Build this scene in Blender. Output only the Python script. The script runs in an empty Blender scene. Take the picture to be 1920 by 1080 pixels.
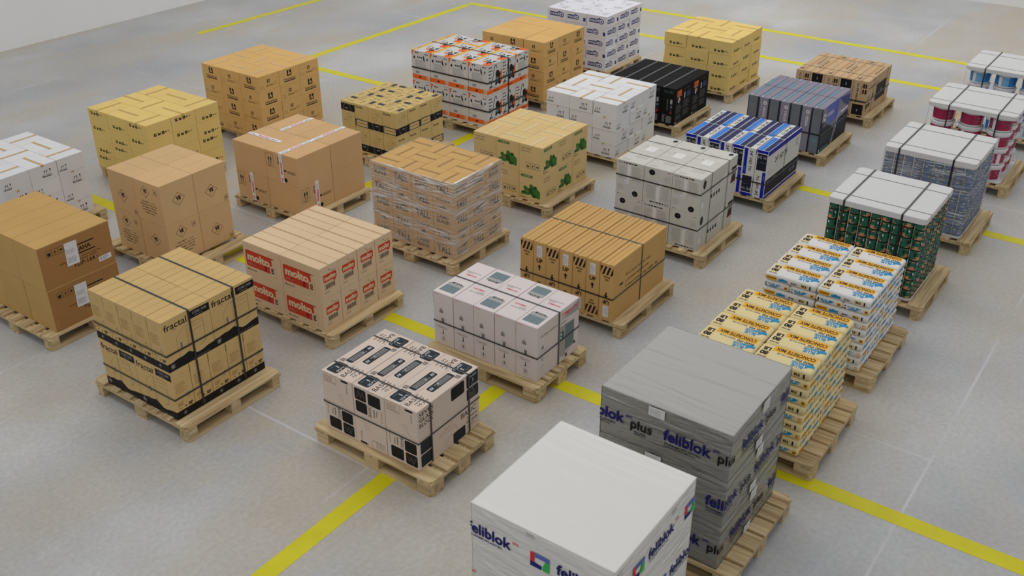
import bpy, math, random
from mathutils import Vector, noise
random.seed(7)
PI = math.pi
scn = bpy.context.scene
COL = scn.collection

# ------------------------------------------------------------------ colours and materials
def lin(c):
    c = c / 255.0
    return c / 12.92 if c <= 0.04045 else ((c + 0.055) / 1.055) ** 2.4
MATS = {}
def newmat(name):
    m = bpy.data.materials.new(name); m.use_nodes = True
    nt = m.node_tree
    return m, nt, nt.nodes['Principled BSDF']
def mat(name, rgb, rough=0.75, var=0.0, scale=6.0, bump=0.0, bscale=80.0, spec=0.3, metal=0.0, objvar=0.0, coat=0.0):
    """plain surface with optional noise in colour, per-object tint and bump"""
    if name in MATS: return MATS[name]
    m, nt, b = newmat(name)
    base = tuple(lin(c) for c in rgb)
    b.inputs['Base Color'].default_value = (*base, 1)
    b.inputs['Roughness'].default_value = rough
    b.inputs['Specular IOR Level'].default_value = spec
    b.inputs['Metallic'].default_value = metal
    b.inputs['Coat Weight'].default_value = coat
    N = nt.nodes.new; L = nt.links.new
    if var or objvar or bump:
        tc = N('ShaderNodeTexCoord')
    if var or objvar:
        n = N('ShaderNodeTexNoise'); n.inputs['Scale'].default_value = scale; n.inputs['Detail'].default_value = 5
        L(tc.outputs['Object'], n.inputs['Vector'])
        oi = N('ShaderNodeObjectInfo')
        mr = N('ShaderNodeMapRange'); mr.inputs['To Min'].default_value = 1 - var; mr.inputs['To Max'].default_value = 1 + var
        mr.inputs['From Min'].default_value = .3; mr.inputs['From Max'].default_value = .7
        L(n.outputs['Fac'], mr.inputs['Value'])
        mo = N('ShaderNodeMapRange'); mo.inputs['To Min'].default_value = 1 - objvar; mo.inputs['To Max'].default_value = 1 + objvar
        L(oi.outputs['Random'], mo.inputs['Value'])
        mu = N('ShaderNodeMath'); mu.operation = 'MULTIPLY'
        L(mr.outputs['Result'], mu.inputs[0]); L(mo.outputs['Result'], mu.inputs[1])
        vm = N('ShaderNodeVectorMath'); vm.operation = 'SCALE'; vm.inputs[0].default_value = base
        L(mu.outputs[0], vm.inputs['Scale']); L(vm.outputs['Vector'], b.inputs['Base Color'])
    if bump:
        n2 = N('ShaderNodeTexNoise'); n2.inputs['Scale'].default_value = bscale; n2.inputs['Detail'].default_value = 4
        L(tc.outputs['Object'], n2.inputs['Vector'])
        bp = N('ShaderNodeBump'); bp.inputs['Strength'].default_value = bump; bp.inputs['Distance'].default_value = .004
        L(n2.outputs['Fac'], bp.inputs['Height']); L(bp.outputs['Normal'], b.inputs['Normal'])
    MATS[name] = m
    return m
def card(name, rgb): return mat(name, rgb, .8, .035, 3.0, .12, 60, .2, objvar=.03)
def ink(name, rgb, rough=.6): return mat('ink_' + name, rgb, rough, spec=.25)

K = ink('black', (22, 21, 22)); KB = ink('brown_black', (44, 26, 20)); W = ink('white', (232, 230, 228))
GY = ink('grey', (120, 118, 114)); LG = ink('light_grey', (170, 168, 164)); RED = ink('red', (206, 62, 36)); PINK = ink('pink_red', (226, 60, 84))
NAVY = ink('navy', (28, 34, 120)); BLUE = ink('blue', (40, 120, 220)); ORG = ink('orange', (238, 106, 34)); YEL = ink('amber', (240, 176, 34))
GRN = ink('green', (62, 120, 44)); DGRN = ink('dark_green', (38, 82, 34)); TANI = ink('tan_print', (150, 108, 62)); HAWK = ink('sky_blue', (24, 142, 196))
SLATE = ink('slate', (34, 44, 54)); STEEL = ink('steel', (116, 134, 138)); STEELD = ink('steel_dark', (84, 100, 104)); TEAL = ink('teal', (84, 160, 172))
CREAM = ink('cream', (226, 204, 168)); ROYAL = ink('royal', (16, 28, 160)); DKBLUE = ink('deep_blue', (24, 28, 50)); WINE = ink('wine', (96, 30, 48))
FNAVY = ink('felt_navy', (28, 24, 104)); GRASS = ink('grass', (60, 186, 80)); MIDBLUE = ink('mid_blue', (96, 112, 190))

def wood_mat(axis, name):
    m, nt, b = newmat(name); N = nt.nodes.new; L = nt.links.new
    b.inputs['Roughness'].default_value = .75; b.inputs['Specular IOR Level'].default_value = .2
    tc = N('ShaderNodeTexCoord'); oi = N('ShaderNodeObjectInfo'); mp = N('ShaderNodeMapping')
    sc = [26, 26, 26]; sc[axis] = 1.6; mp.inputs['Scale'].default_value = sc
    ad = N('ShaderNodeVectorMath'); ad.operation = 'ADD'
    sx = N('ShaderNodeVectorMath'); sx.operation = 'SCALE'; sx.inputs[0].default_value = (13, 7, 5); L(oi.outputs['Random'], sx.inputs['Scale'])
    L(tc.outputs['Object'], ad.inputs[0]); L(sx.outputs['Vector'], ad.inputs[1]); L(ad.outputs['Vector'], mp.inputs['Vector'])
    n = N('ShaderNodeTexNoise'); n.inputs['Scale'].default_value = 1; n.inputs['Detail'].default_value = 6; n.inputs['Distortion'].default_value = .6
    L(mp.outputs['Vector'], n.inputs['Vector'])
    cr = N('ShaderNodeValToRGB'); e = cr.color_ramp.elements
    e[0].position = .28; e[0].color = (lin(158), lin(131), lin(90), 1)
    e[1].position = .72; e[1].color = (lin(224), lin(203), lin(162), 1)
    k = cr.color_ramp.elements.new(.5); k.color = (lin(203), lin(179), lin(136), 1)
    L(n.outputs['Fac'], cr.inputs['Fac'])
    hs = N('ShaderNodeHueSaturation'); mr = N('ShaderNodeMapRange'); mr.inputs['To Min'].default_value = .86; mr.inputs['To Max'].default_value = 1.08
    wn = N('ShaderNodeTexWhiteNoise'); wn.noise_dimensions = '1D'; L(oi.outputs['Random'], wn.inputs['W'])
    L(wn.outputs['Value'], mr.inputs['Value']); L(mr.outputs['Result'], hs.inputs['Value']); L(cr.outputs['Color'], hs.inputs['Color'])
    L(hs.outputs['Color'], b.inputs['Base Color'])
    bp = N('ShaderNodeBump'); bp.inputs['Strength'].default_value = .25; bp.inputs['Distance'].default_value = .003
    L(n.outputs['Fac'], bp.inputs['Height']); L(bp.outputs['Normal'], b.inputs['Normal'])
    return m
WOODX = wood_mat(0, 'pine_along_x'); WOODY = wood_mat(1, 'pine_along_y')
STRAP = mat('black_strap', (24, 24, 25), .38, spec=.75)
TRAY = mat('white_tray', (214, 214, 213), .6, .015, 8, .1, 40)

# ------------------------------------------------------------------ mesh helpers
def link(o, parent=None):
    COL.objects.link(o)
    if parent is not None: o.parent = parent
    return o
def tag(o, label=None, cat=None, group=None, kind=None):
    if label: o['label'] = label
    if cat: o['category'] = cat
    if group: o['group'] = group
    if kind: o['kind'] = kind
    return o
class MB:
    def __init__(s): s.v = []; s.f = []; s.mi = []; s.mats = []; s.sm = []
    def slot(s, m):
        if m not in s.mats: s.mats.append(m)
        return s.mats.index(m)
    def add(s, vs, fs, m, smooth=False):
        o = len(s.v); k = s.slot(m); s.v += [tuple(p) for p in vs]
        for f in fs: s.f.append([i + o for i in f]); s.mi.append(k); s.sm.append(smooth)
    def box(s, x0, x1, y0, y1, z0, z1, m, bev=0.0):
        if bev <= 0:
            v = [(x, y, z) for z in (z0, z1) for x, y in ((x0, y0), (x1, y0), (x1, y1), (x0, y1))]
            s.add(v, [(3, 2, 1, 0), (4, 5, 6, 7), (0, 1, 5, 4), (1, 2, 6, 5), (2, 3, 7, 6), (3, 0, 4, 7)], m); return
        b = bev; v = []
        for z, i in ((z0, b), (z0 + b, 0), (z1 - b, 0), (z1, b)):
            for (x, y, dx, dy) in ((x0, y0, 1, 1), (x1, y0, -1, 1), (x1, y1, -1, -1), (x0, y1, 1, -1)):
                c = b * .7
                pa = (x + dx * (c + i), y + dy * i, z); pb = (x + dx * i, y + dy * (c + i), z)
                v += ([pb, pa] if dx * dy > 0 else [pa, pb])
        f = [tuple(reversed(range(8))), tuple(range(24, 32))]
        for r in range(3):
            for i in range(8): j = (i + 1) % 8; f.append((r * 8 + i, r * 8 + j, r * 8 + 8 + j, r * 8 + 8 + i))
        s.add(v, f, m)
    def mesh(s, name):
        me = bpy.data.meshes.new(name); me.from_pydata(s.v, [], s.f)
        for m in s.mats: me.materials.append(m)
        me.polygons.foreach_set('material_index', s.mi); me.polygons.foreach_set('use_smooth', s.sm)
        me.update(); return me
    def build(s, name, parent=None): return link(bpy.data.objects.new(name, s.mesh(name)), parent)
def inst(name, me, loc, rz=0.0, parent=None):
    o = bpy.data.objects.new(name, me); o.location = loc; o.rotation_euler = (0, 0, rz); return link(o, parent)

# ------------------------------------------------------------------ printing on faces
_TX = {}
def glyphs(body, bold):
    key = (body, bold)
    if key not in _TX:
        cu = bpy.data.curves.new('t', 'FONT'); cu.body = body; cu.size = 1; cu.resolution_u = 3; cu.offset = bold
        ob = bpy.data.objects.new('t', cu); COL.objects.link(ob)
        dg = bpy.context.evaluated_depsgraph_get(); me = ob.evaluated_get(dg).to_mesh()
        vs = [(v.co.x, v.co.y) for v in me.vertices]; fs = [tuple(p.vertices) for p in me.polygons]
        ob.evaluated_get(dg).to_mesh_clear(); bpy.data.objects.remove(ob); bpy.data.curves.remove(cu)
        x0 = min(v[0] for v in vs); x1 = max(v[0] for v in vs)
        if fs:
            a = vs[fs[0][0]]; b = vs[fs[0][1]]; c = vs[fs[0][2]]
            if (b[0] - a[0]) * (c[1] - a[1]) - (b[1] - a[1]) * (c[0] - a[0]) < 0: fs = [tuple(reversed(f)) for f in fs]
        _TX[key] = ([(x - x0, y) for x, y in vs], fs, x1 - x0)
    return _TX[key]
CAP = .73
def clip_half(p, ax, lim, sg):
    out = []
    for i in range(len(p)):
        a, b = p[i - 1], p[i]; ia = (a[ax] - lim) * sg >= 0; ib = (b[ax] - lim) * sg >= 0
        if ia != ib:
            t = (lim - a[ax]) / (b[ax] - a[ax]); out.append((a[0] + t * (b[0] - a[0]), a[1] + t * (b[1] - a[1])))
        if ib: out.append(b)
    return out
class Art:
    def __init__(s, w, h): s.w = w; s.h = h; s.it = []; s.e = 1
    def raw(s, vs, fs, m, lift=0):
        for ax, lim in ((0, s.w), (1, s.h)):
            if min(p[ax] for p in vs) < 0 or max(p[ax] for p in vs) > lim:
                V = []; F = []
                for f in fs:
                    pl = clip_half([vs[i] for i in f], ax, 0, 1)
                    if len(pl) > 2: pl = clip_half(pl, ax, lim, -1)
                    if len(pl) > 2: F.append(tuple(range(len(V), len(V) + len(pl)))); V += pl
                vs, fs = V, F
                if not fs: return s
        s.it.append((vs, fs, m, s.e + lift)); s.e += .12; return s
    def poly(s, pts, m):
        a = sum(pts[i - 1][0] * pts[i][1] - pts[i][0] * pts[i - 1][1] for i in range(len(pts)))
        return s.raw(list(pts) if a > 0 else list(pts)[::-1], [tuple(range(len(pts)))], m)
    def rect(s, x, y, w, h, m, rot=0):
        if rot: c, q = math.cos(rot), math.sin(rot); return s.poly([(x + a * c - b * q, y + a * q + b * c) for a, b in ((0, 0), (w, 0), (w, h), (0, h))], m)
        return s.poly([(x, y), (x + w, y), (x + w, y + h), (x, y + h)], m)
    def rrect(s, x, y, w, h, m, r=.02):
        p = []
        for cx, cy, a0 in ((x + w - r, y + r, -90), (x + w - r, y + h - r, 0), (x + r, y + h - r, 90), (x + r, y + r, 180)):
            for k in range(5): a = math.radians(a0 + k * 22.5); p.append((cx + r * math.cos(a), cy + r * math.sin(a)))
        return s.poly(p, m)
    def disc(s, x, y, r, m, ry=None, n=20):
        return s.poly([(x + r * math.cos(2 * PI * k / n), y + (ry or r) * math.sin(2 * PI * k / n)) for k in range(n)], m)
    def loop(s, pts, t, m):
        for i in range(len(pts)): s.line(pts[i - 1], pts[i], t, m)
        return s
    def ring(s, x, y, r, t, m, ry=None, n=22): return s.loop([(x + r * math.cos(2 * PI * k / n), y + (ry or r) * math.sin(2 * PI * k / n)) for k in range(n)], t, m)
    def frame(s, x, y, w, h, t, m): return s.loop([(x, y), (x + w, y), (x + w, y + h), (x, y + h)], t, m)
    def line(s, a, b, t, m):
        dx, dy = b[0] - a[0], b[1] - a[1]; l = math.hypot(dx, dy) or 1; nx, ny = -dy / l * t / 2, dx / l * t / 2
        s.poly([(a[0] + nx, a[1] + ny), (a[0] - nx, a[1] - ny), (b[0] - nx, b[1] - ny), (b[0] + nx, b[1] + ny)], m); s.e -= .12; return s
    def path(s, pts, t, m):
        for i in range(len(pts) - 1): s.line(pts[i], pts[i + 1], t, m)
        s.e += .12; return s
    def text(s, body, x, y, h, m, w=None, rot=0, al='l', bold=0.0, shear=0.0, clip=True):
        vs, fs, tw = glyphs(body, bold); k = h / CAP; kx = (w / tw) if w else k
        ox = {'l': 0, 'c': -tw * kx / 2, 'r': -tw * kx}[al]; c, q = math.cos(math.radians(rot)), math.sin(math.radians(rot))
        P = []
        for a, b in vs:
            a2 = a * kx + ox + shear * b * k; b2 = b * k; P.append((x + a2 * c - b2 * q, y + a2 * q + b2 * c))
        if clip and (min(p[0] for p in P) < 0 or max(p[0] for p in P) > s.w):
            V = []; F = []
            for f in fs:
                pl = [P[i] for i in f]
                pl = clip_half(pl, 0, 0, 1)
                if len(pl) > 2: pl = clip_half(pl, 0, s.w, -1)
                if len(pl) > 2: F.append(tuple(range(len(V), len(V) + len(pl)))); V += pl
            P, fs = V, F
        if fs: s.raw(P, fs, m)
        return s
    def bars(s, x, y, w, h, n, m, seed=0, fill=.45, rot=0):
        """n rows of tiny print, too small to read: short dashes like words"""
        r = random.Random(seed * 31 + n); V = []; F = []; st = h / n; t = st * fill; c, q = math.cos(math.radians(rot)), math.sin(math.radians(rot))
        for k in range(n):
            yy = y + h - (k + 1) * st; xx = 0; end = w * r.uniform(.65, 1)
            while xx < end:
                l = min(end - xx, st * r.uniform(.8, 3.2)); o = len(V)
                for a, b in ((xx, 0), (xx + l, 0), (xx + l, t), (xx, t)):
                    a2, b2 = a, yy - y + b; V.append((x + a2 * c - b2 * q, y + a2 * q + b2 * c))
                F.append((o, o + 1, o + 2, o + 3)); xx += l + st * .45
        return s.raw(V, F, m)
    def barcode(s, x, y, w, h, m, seed=1):
        r = random.Random(seed); xx = x; V = []; F = []
        while xx < x + w:
            l = w * r.uniform(.02, .06); o = len(V); l2 = min(l, x + w - xx); V += [(xx, y), (xx + l2, y), (xx + l2, y + h), (xx, y + h)]; F.append((o, o + 1, o + 2, o + 3)); xx += l + w * r.uniform(.015, .05)
        return s.raw(V, F, m)
    def arrow(s, x, y, w, h, m, up=True):
        sg = 1 if up else -1
        s.poly([(x - w * .18, y), (x + w * .18, y), (x + w * .18, y + sg * h * .5), (x - w * .18, y + sg * h * .5)], m)
        return s.poly([(x - w / 2, y + sg * h * .5), (x + w / 2, y + sg * h * .5), (x, y + sg * h)], m)
    def glass(s, x, y, w, h, m):
        s.poly([(x - w / 2, y + h), (x + w / 2, y + h), (x + w * .22, y + h * .45), (x - w * .22, y + h * .45)], m)
        s.rect(x - w * .07, y + h * .1, w * .14, h * .38, m); return s.rect(x - w * .3, y, w * .6, h * .1, m)
    def umb(s, x, y, w, h, m):
        s.poly([(x + w / 2 * math.cos(a), y + h * .5 + h * .5 * math.sin(a)) for a in [k * PI / 8 for k in range(9)]], m)
        return s.rect(x - w * .05, y, w * .1, h * .5, m)
    def rotated(s, ang=180):
        a = Art(s.w, s.h); a.e = s.e
        for vs, fs, m, e in s.it: a.it.append(([(s.w - x, s.h - y) for x, y in vs], fs, m, e))
        return a
EPS = .0004
def put(mb, art, face, w, d, h):
    for vs, fs, m, e in art.it:
        o = e * EPS
        if face == 'F': q = [(-w / 2 + a, -d / 2 - o, b) for a, b in vs]
        elif face == 'L': q = [(-w / 2 - o, d / 2 - a, b) for a, b in vs]
        elif face == 'B': q = [(w / 2 - a, d / 2 + o, b) for a, b in vs]
        elif face == 'R': q = [(w / 2 + o, -d / 2 + a, b) for a, b in vs]
        else: q = [(-w / 2 + a, -d / 2 + b, h + o) for a, b in vs]
        mb.add(q, fs, m)

def box_mesh(name, w, d, h, m, arts, flap=None, gap=.004, bev=.0035):
    """a carton: body with slightly rounded edges, two top flaps meeting in a slit, printing on its faces"""
    mb = MB(); w -= gap; d -= gap; g = .0014
    if flap:
        mb.box(-w / 2, w / 2, -d / 2, d / 2, 0, h - .004, m, bev)
        if flap == 'x':
            mb.box(-w / 2, w / 2, -d / 2, -g, h - .0055, h, m, .001); mb.box(-w / 2, w / 2, g, d / 2, h - .0055, h, m, .001)
        else:
            mb.box(-w / 2, -g, -d / 2, d / 2, h - .0055, h, m, .001); mb.box(g, w / 2, -d / 2, d / 2, h - .0055, h, m, .001)
    else: mb.box(-w / 2, w / 2, -d / 2, d / 2, 0, h - .001, m, bev); h -= .001
    for k, a in arts.items():
        for f in k: put(mb, a, f, w, d, h)
    return mb.mesh(name)
def tape_mesh(w, d, h, width, m, tab=.03, arts=None, full=0, gap=.004):
    """tape stuck over the slit along local x, folded down both ends"""
    w -= gap; d -= gap; t = .0022; mb = MB()
    x = w / 2; y = width / 2
    for sg in (1,):
        pts = [(-x - t, h - tab), (-x - t, h + t), (x + t, h + t), (x + t, h - tab)]
        V = []; F = []
        for (a, b) in pts: V += [(a, -y, b), (a, y, b)]
        for i in range(3): F.append((i * 2, i * 2 + 2, i * 2 + 3, i * 2 + 1))
        mb.add(V, F, m)
    if arts:
        for k, a in arts.items(): put(mb, a, k, w + .005, d if k == 'T' else d, h + .0025)
    return mb.mesh('tape')

# ------------------------------------------------------------------ setting
def floor_material():
    m, nt, b = newmat('polished_concrete'); N = nt.nodes.new; L = nt.links.new
    geo = N('ShaderNodeNewGeometry')
    def nz(scale, detail=5, sc=(1, 1, 1), dist=0.0):
        mp = N('ShaderNodeMapping'); mp.inputs['Scale'].default_value = sc; L(geo.outputs['Position'], mp.inputs['Vector'])
        n = N('ShaderNodeTexNoise'); n.inputs['Scale'].default_value = scale; n.inputs['Detail'].default_value = detail; n.inputs['Distortion'].default_value = dist
        L(mp.outputs['Vector'], n.inputs['Vector']); return n.outputs['Fac']
    def ramp(f, p0, p1, c0, c1):
        r = N('ShaderNodeValToRGB'); e = r.color_ramp.elements; e[0].position = p0; e[1].position = p1
        e[0].color = (*[lin(c) for c in c0], 1); e[1].color = (*[lin(c) for c in c1], 1); L(f, r.inputs['Fac']); return r.outputs['Color']
    def mix(fac, a, c, mode='MIX'):
        x = N('ShaderNodeMix'); x.data_type = 'RGBA'; x.blend_type = mode
        if isinstance(fac, float): x.inputs[0].default_value = fac
        else: L(fac, x.inputs[0])
        for s_, v_ in ((6, a), (7, c)):
            if isinstance(v_, tuple): x.inputs[s_].default_value = v_
            else: L(v_, x.inputs[s_])
        return x.outputs[2]
    base = ramp(nz(.45, 6), .35, .68, (176, 178, 182), (206, 206, 204))
    stain = ramp(nz(.55, 8, (.6, 1.3, 1), .5), .43, .64, (0, 0, 0), (255, 255, 255))
    c = mix(stain, base, (lin(194), lin(186), lin(172), 1))
    blot = ramp(nz(1.3, 9, (1, .6, 1), .4), .52, .74, (0, 0, 0), (150, 150, 150))
    c = mix(blot, c, (lin(172), lin(165), lin(153), 1))
    fine = ramp(nz(26, 6), .3, .7, (236, 236, 236), (255, 255, 255))
    c = mix(1.0, c, fine, 'MULTIPLY')
    br = N('ShaderNodeTexBrick'); br.offset = .5; br.inputs['Scale'].default_value = 1.0
    br.inputs['Brick Width'].default_value = 5.2; br.inputs['Row Height'].default_value = 3.5; br.inputs['Mortar Size'].default_value = .02
    br.inputs['Mortar Smooth'].default_value = 1.0; br.inputs['Bias'].default_value = 0
    mp = N('ShaderNodeMapping'); mp.inputs['Location'].default_value = (-4.4, -1.0, 0); L(geo.outputs['Position'], mp.inputs['Vector']); L(mp.outputs['Vector'], br.inputs['Vector'])
    jr = N('ShaderNodeMapRange'); jr.inputs['From Min'].default_value = .42; jr.inputs['From Max'].default_value = .62; L(nz(.8, 4), jr.inputs['Value'])
    jn = N('ShaderNodeMath'); jn.operation = 'MULTIPLY'; L(br.outputs['Fac'], jn.inputs[0]); L(jr.outputs['Result'], jn.inputs[1])
    c = mix(jn.outputs[0], c, (lin(204), lin(204), lin(207), 1))
    L(c, b.inputs['Base Color'])
    rr = N('ShaderNodeMapRange'); rr.inputs['To Min'].default_value = .26; rr.inputs['To Max'].default_value = .5
    L(nz(1.1, 4), rr.inputs['Value']); L(rr.outputs['Result'], b.inputs['Roughness'])
    b.inputs['Specular IOR Level'].default_value = .5
    bp = N('ShaderNodeBump'); bp.inputs['Strength'].default_value = .08; bp.inputs['Distance'].default_value = .004
    L(nz(14, 6), bp.inputs['Height']); L(bp.outputs['Normal'], b.inputs['Normal'])
    return m
XW, YW = 22.2, 17.06
mb = MB(); mb.box(-4, XW, -10, YW, -.2, 0, floor_material()); FLOOR = tag(mb.build('floor'), kind='structure')
WALL = mat('white_wall', (240, 240, 240), .85, .01, 1.5)
mb = MB(); mb.box(-4, XW + .2, YW, YW + .2, -.2, 5, WALL); tag(mb.build('wall_left'), kind='structure')
mb = MB(); mb.box(XW, XW + .2, -10, YW, -.2, 5, WALL); tag(mb.build('wall_right'), kind='structure')
LINE = mat('yellow_floor_paint', (216, 207, 24), .45, .05, 5.0, .05, 20)
def floor_line(x0, x1, y0, y1):
    m_ = MB(); m_.box(x0, x1, y0, y1, .0002, .0016, LINE); o = m_.build('painted_line', FLOOR); o['label'] = 'yellow painted line'
lw = .074
floor_line(6.19 - lw, 6.19 + lw, -4, 12.6)
floor_line(-3, 6.19 - lw, 4.3 - lw, 4.3 + lw)
floor_line(6.19 + lw, 11.44 - lw, 8.15 - lw, 8.15 + lw)
floor_line(11.40 - lw, 11.40 + lw, 1.0, 12.6)
floor_line(11.40 + lw, 16.15 - lw, 12.55 - lw, 12.55 + lw)
floor_line(16.2 - lw, 16.2 + lw, -4, 12.61)
floor_line(17.78 - lw, 17.78 + lw, -4, 12.61)
floor_line(11.63, 21.0, 15.23 - lw, 15.23 + lw)

# ------------------------------------------------------------------ pallets
def prism(w, d, h, m, cham=(0, 0, 0, 0), e=.0015):
    """board or block, corners (-x-y, +x-y, +x+y, -x+y) optionally cut"""
    P = []
    for (sx, sy, c) in ((-1, -1, cham[0]), (1, -1, cham[1]), (1, 1, cham[2]), (-1, 1, cham[3])):
        c = c or .003; x, y = sx * w / 2, sy * d / 2
        a = (x - sx * c, y); b_ = (x, y - sy * c)
        P += [b_, a] if sx * sy > 0 else [a, b_]
    n = len(P); mb = MB(); V = []
    for z, k in ((0, 1), (e, 0), (h - e, 0), (h, 1)):
        for x, y in P: V.append((x - (e if x > 0 else -e) * k, y - (e if y > 0 else -e) * k, z))
    F = [tuple(reversed(range(n))), tuple(range(3 * n, 4 * n))]
    for r in range(3):
        for i in range(n): F.append((r * n + i, r * n + (i + 1) % n, (r + 1) * n + (i + 1) % n, (r + 1) * n + i))
    mb.add(V, F, m); return mb
_PM = {}
def pmesh(name, w, d, h, m, cham=(0, 0, 0, 0)):
    k = (name, round(w, 4), round(d, 4), h, m.name, cham)
    if k not in _PM: _PM[k] = prism(w, d, h, m, cham).mesh(name)
    return _PM[k]
def pallet(cx, cy, lx, ly, along, label, nb, wid=None, gr=None):
    """along: axis the deck boards and skids run; lx, ly: size; nb: deck boards (odd widths outside)"""
    root = bpy.data.objects.new('wooden_pallet', None); root.location = (cx, cy, 0); link(root)
    tag(root, label, 'pallet', 'wooden pallets under the loads')
    L_, S_ = (lx, ly) if along == 'x' else (ly, lx)           # board length, span
    wm, wc = (WOODX, WOODY) if along == 'x' else (WOODY, WOODX)
    ws = wid or [.145] + [.1] * (nb - 2) + [.145]
    gap = (S_ - sum(ws)) / (len(ws) - 1); p = -S_ / 2; c = .028
    def at(a, b, z): return (a, b, z) if along == 'x' else (b, a, z)
    def dim(a, b): return (a, b) if along == 'x' else (b, a)
    for i, w_ in enumerate(ws):
        if along == 'x': ch = (c, c, 0, 0) if i == 0 else (0, 0, c, c) if i == len(ws) - 1 else (0,) * 4
        else: ch = (c, 0, 0, c) if i == 0 else (0, c, c, 0) if i == len(ws) - 1 else (0,) * 4
        inst('deck_board', pmesh('deck_board', *dim(L_, w_), .0218, wm, ch), at(0, p + w_ / 2, .1222), 0, root); p += w_ + gap
    bl, bs = (.1, .145) if nb < 7 else (.1, .1)                # block length along boards, across
    if L_ > 1.1: bl = .145
    for a in (-1, 0, 1):
        inst('stringer_board', pmesh('stringer_board', *dim(bl, S_), .0218, wc), at(a * (L_ / 2 - bl / 2), 0, .1002), 0, root)
        for b in (-1, 0, 1):
            w2 = bs if b else .145
            sx, sy = (a, b) if along == 'x' else (b, a)
            ch = tuple(c if (sx, sy) == q else 0 for q in ((-1, -1), (1, -1), (1, 1), (-1, 1)))
            inst('block', pmesh('block', *dim(bl, w2), .078, wm, ch), at(a * (L_ / 2 - bl / 2), b * (S_ / 2 - w2 / 2), .0222), 0, root)
    for b in (-1, 0, 1):
        w2 = bs if b else .145
        if along == 'x': ch = (c, c, 0, 0) if b == -1 else (0, 0, c, c) if b == 1 else (0,) * 4
        else: ch = (c, 0, 0, c) if b == -1 else (0, c, c, 0) if b == 1 else (0,) * 4
        inst('bottom_board', pmesh('bottom_board', *dim(L_, w2), .0218, wm, ch), at(0, b * (S_ / 2 - w2 / 2), .0003), 0, root)
    return root

# ------------------------------------------------------------------ straps
def strap(pts, nrm, width, label, group):
    """closed ribbon along pts (list of 3D corners), width along nrm"""
    mb = MB(); n = Vector(nrm).normalized() * width / 2; P = [Vector(p) for p in pts]; c = sum(P, Vector()) / len(P)
    V = []; F = []; t = .0009
    # round each corner a little
    Q = []
    for i, p in enumerate(P):
        a = (P[i - 1] - p).normalized(); b = (P[(i + 1) % len(P)] - p).normalized()
        for k in (a * .006, (a + b) * .0018, b * .006): Q.append(p + k)
    for p in Q:
        o = (p - c); o -= n.normalized() * o.dot(n.normalized()); o = o.normalized() * t
        V += [p - n, p + n, p + n + o, p - n + o]
    m = len(Q)
    for i in range(m):
        a, b = i * 4, ((i + 1) % m) * 4
        for k in range(4): F.append((a + k, a + (k + 1) % 4, b + (k + 1) % 4, b + k))
    mb.add(V, F, STRAP); o = mb.build('strap'); tag(o, label, 'strap', group); return o
def straps(X0, Y0, lb, la, z0, z1, what, vx=(), vy=(), hz=(), wv=.014, wy=.014, wh=.014, e=.0035):
    """vx: loops in the YZ plane at fractions of X; vy: loops in the XZ plane at fractions of Y; hz: heights of level loops"""
    g = 'straps round the ' + what
    nm = {1: ['middle'], 2: ['nearer', 'farther']}
    for i, f in enumerate(vx):
        x = X0 + f * lb; a, b = Y0 - e, Y0 + la + e
        strap([(x, a, z0 + .001), (x, b, z0 + .001), (x, b, z1 + e * .6), (x, a, z1 + e * .6)], (1, 0, 0), wv, f'black upright strap down the right face of the {what}, {nm[len(vx)][i]} one' if len(vx) > 1 else f'black upright strap over the {what}', g)
    for i, f in enumerate(vy):
        y = Y0 + f * la; a, b = X0 - e, X0 + lb + e
        strap([(a, y, z0 + .001), (b, y, z0 + .001), (b, y, z1 + e * .9), (a, y, z1 + e * .9)], (0, 1, 0), wy, f'black upright strap down the left face of the {what}, {("right" if i == 0 else "left") if len(vy) > 1 else "only"} one', g)
    for i, z in enumerate(hz):
        strap([(X0 - e, Y0 - e, z), (X0 + lb + e, Y0 - e, z), (X0 + lb + e, Y0 + la + e, z), (X0 - e, Y0 + la + e, z)], (0, 0, 1), wh, f'black level strap round the {what}' + ('' if len(hz) == 1 else ', lower one' if i == 0 else ', upper one'), g)

# ------------------------------------------------------------------ stacking
ORD = ['', 'first', 'second', 'third', 'fourth', 'fifth', 'sixth', 'seventh', 'eighth', 'ninth', 'tenth', 'eleventh']
def where(i, j, nY, nX):
    if i == 0 and j == 0: return 'near corner' if nX > 1 and nY > 1 else 'nearest the right end'
    if nX == 1: return 'leftmost' if i == nY - 1 else ORD[i + 1] + ' from right'
    if j == 0: return 'left corner' if i == nY - 1 else f'left face, {ORD[i+1]} from near corner'
    if i == 0: return 'right corner' if j == nX - 1 else f'right face, {ORD[j+1]} from near corner'
    if i == nY - 1 and j == nX - 1: return 'far corner'
    if i == nY - 1: return f'far left edge, {ORD[j+1]} from left corner'
    if j == nX - 1: return f'far right edge, {ORD[i+1]} from right corner'
    return f'inside, {ORD[j+1]} from left, {ORD[i+1]} from right'
def layer_word(l, n):   # l counts from the bottom
    if n == 1: return ''
    if l == n - 1: return 'top layer, '
    if l == 0: return 'bottom layer, '
    return f'{ORD[n-l]} layer down, '
FILL = True
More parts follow.
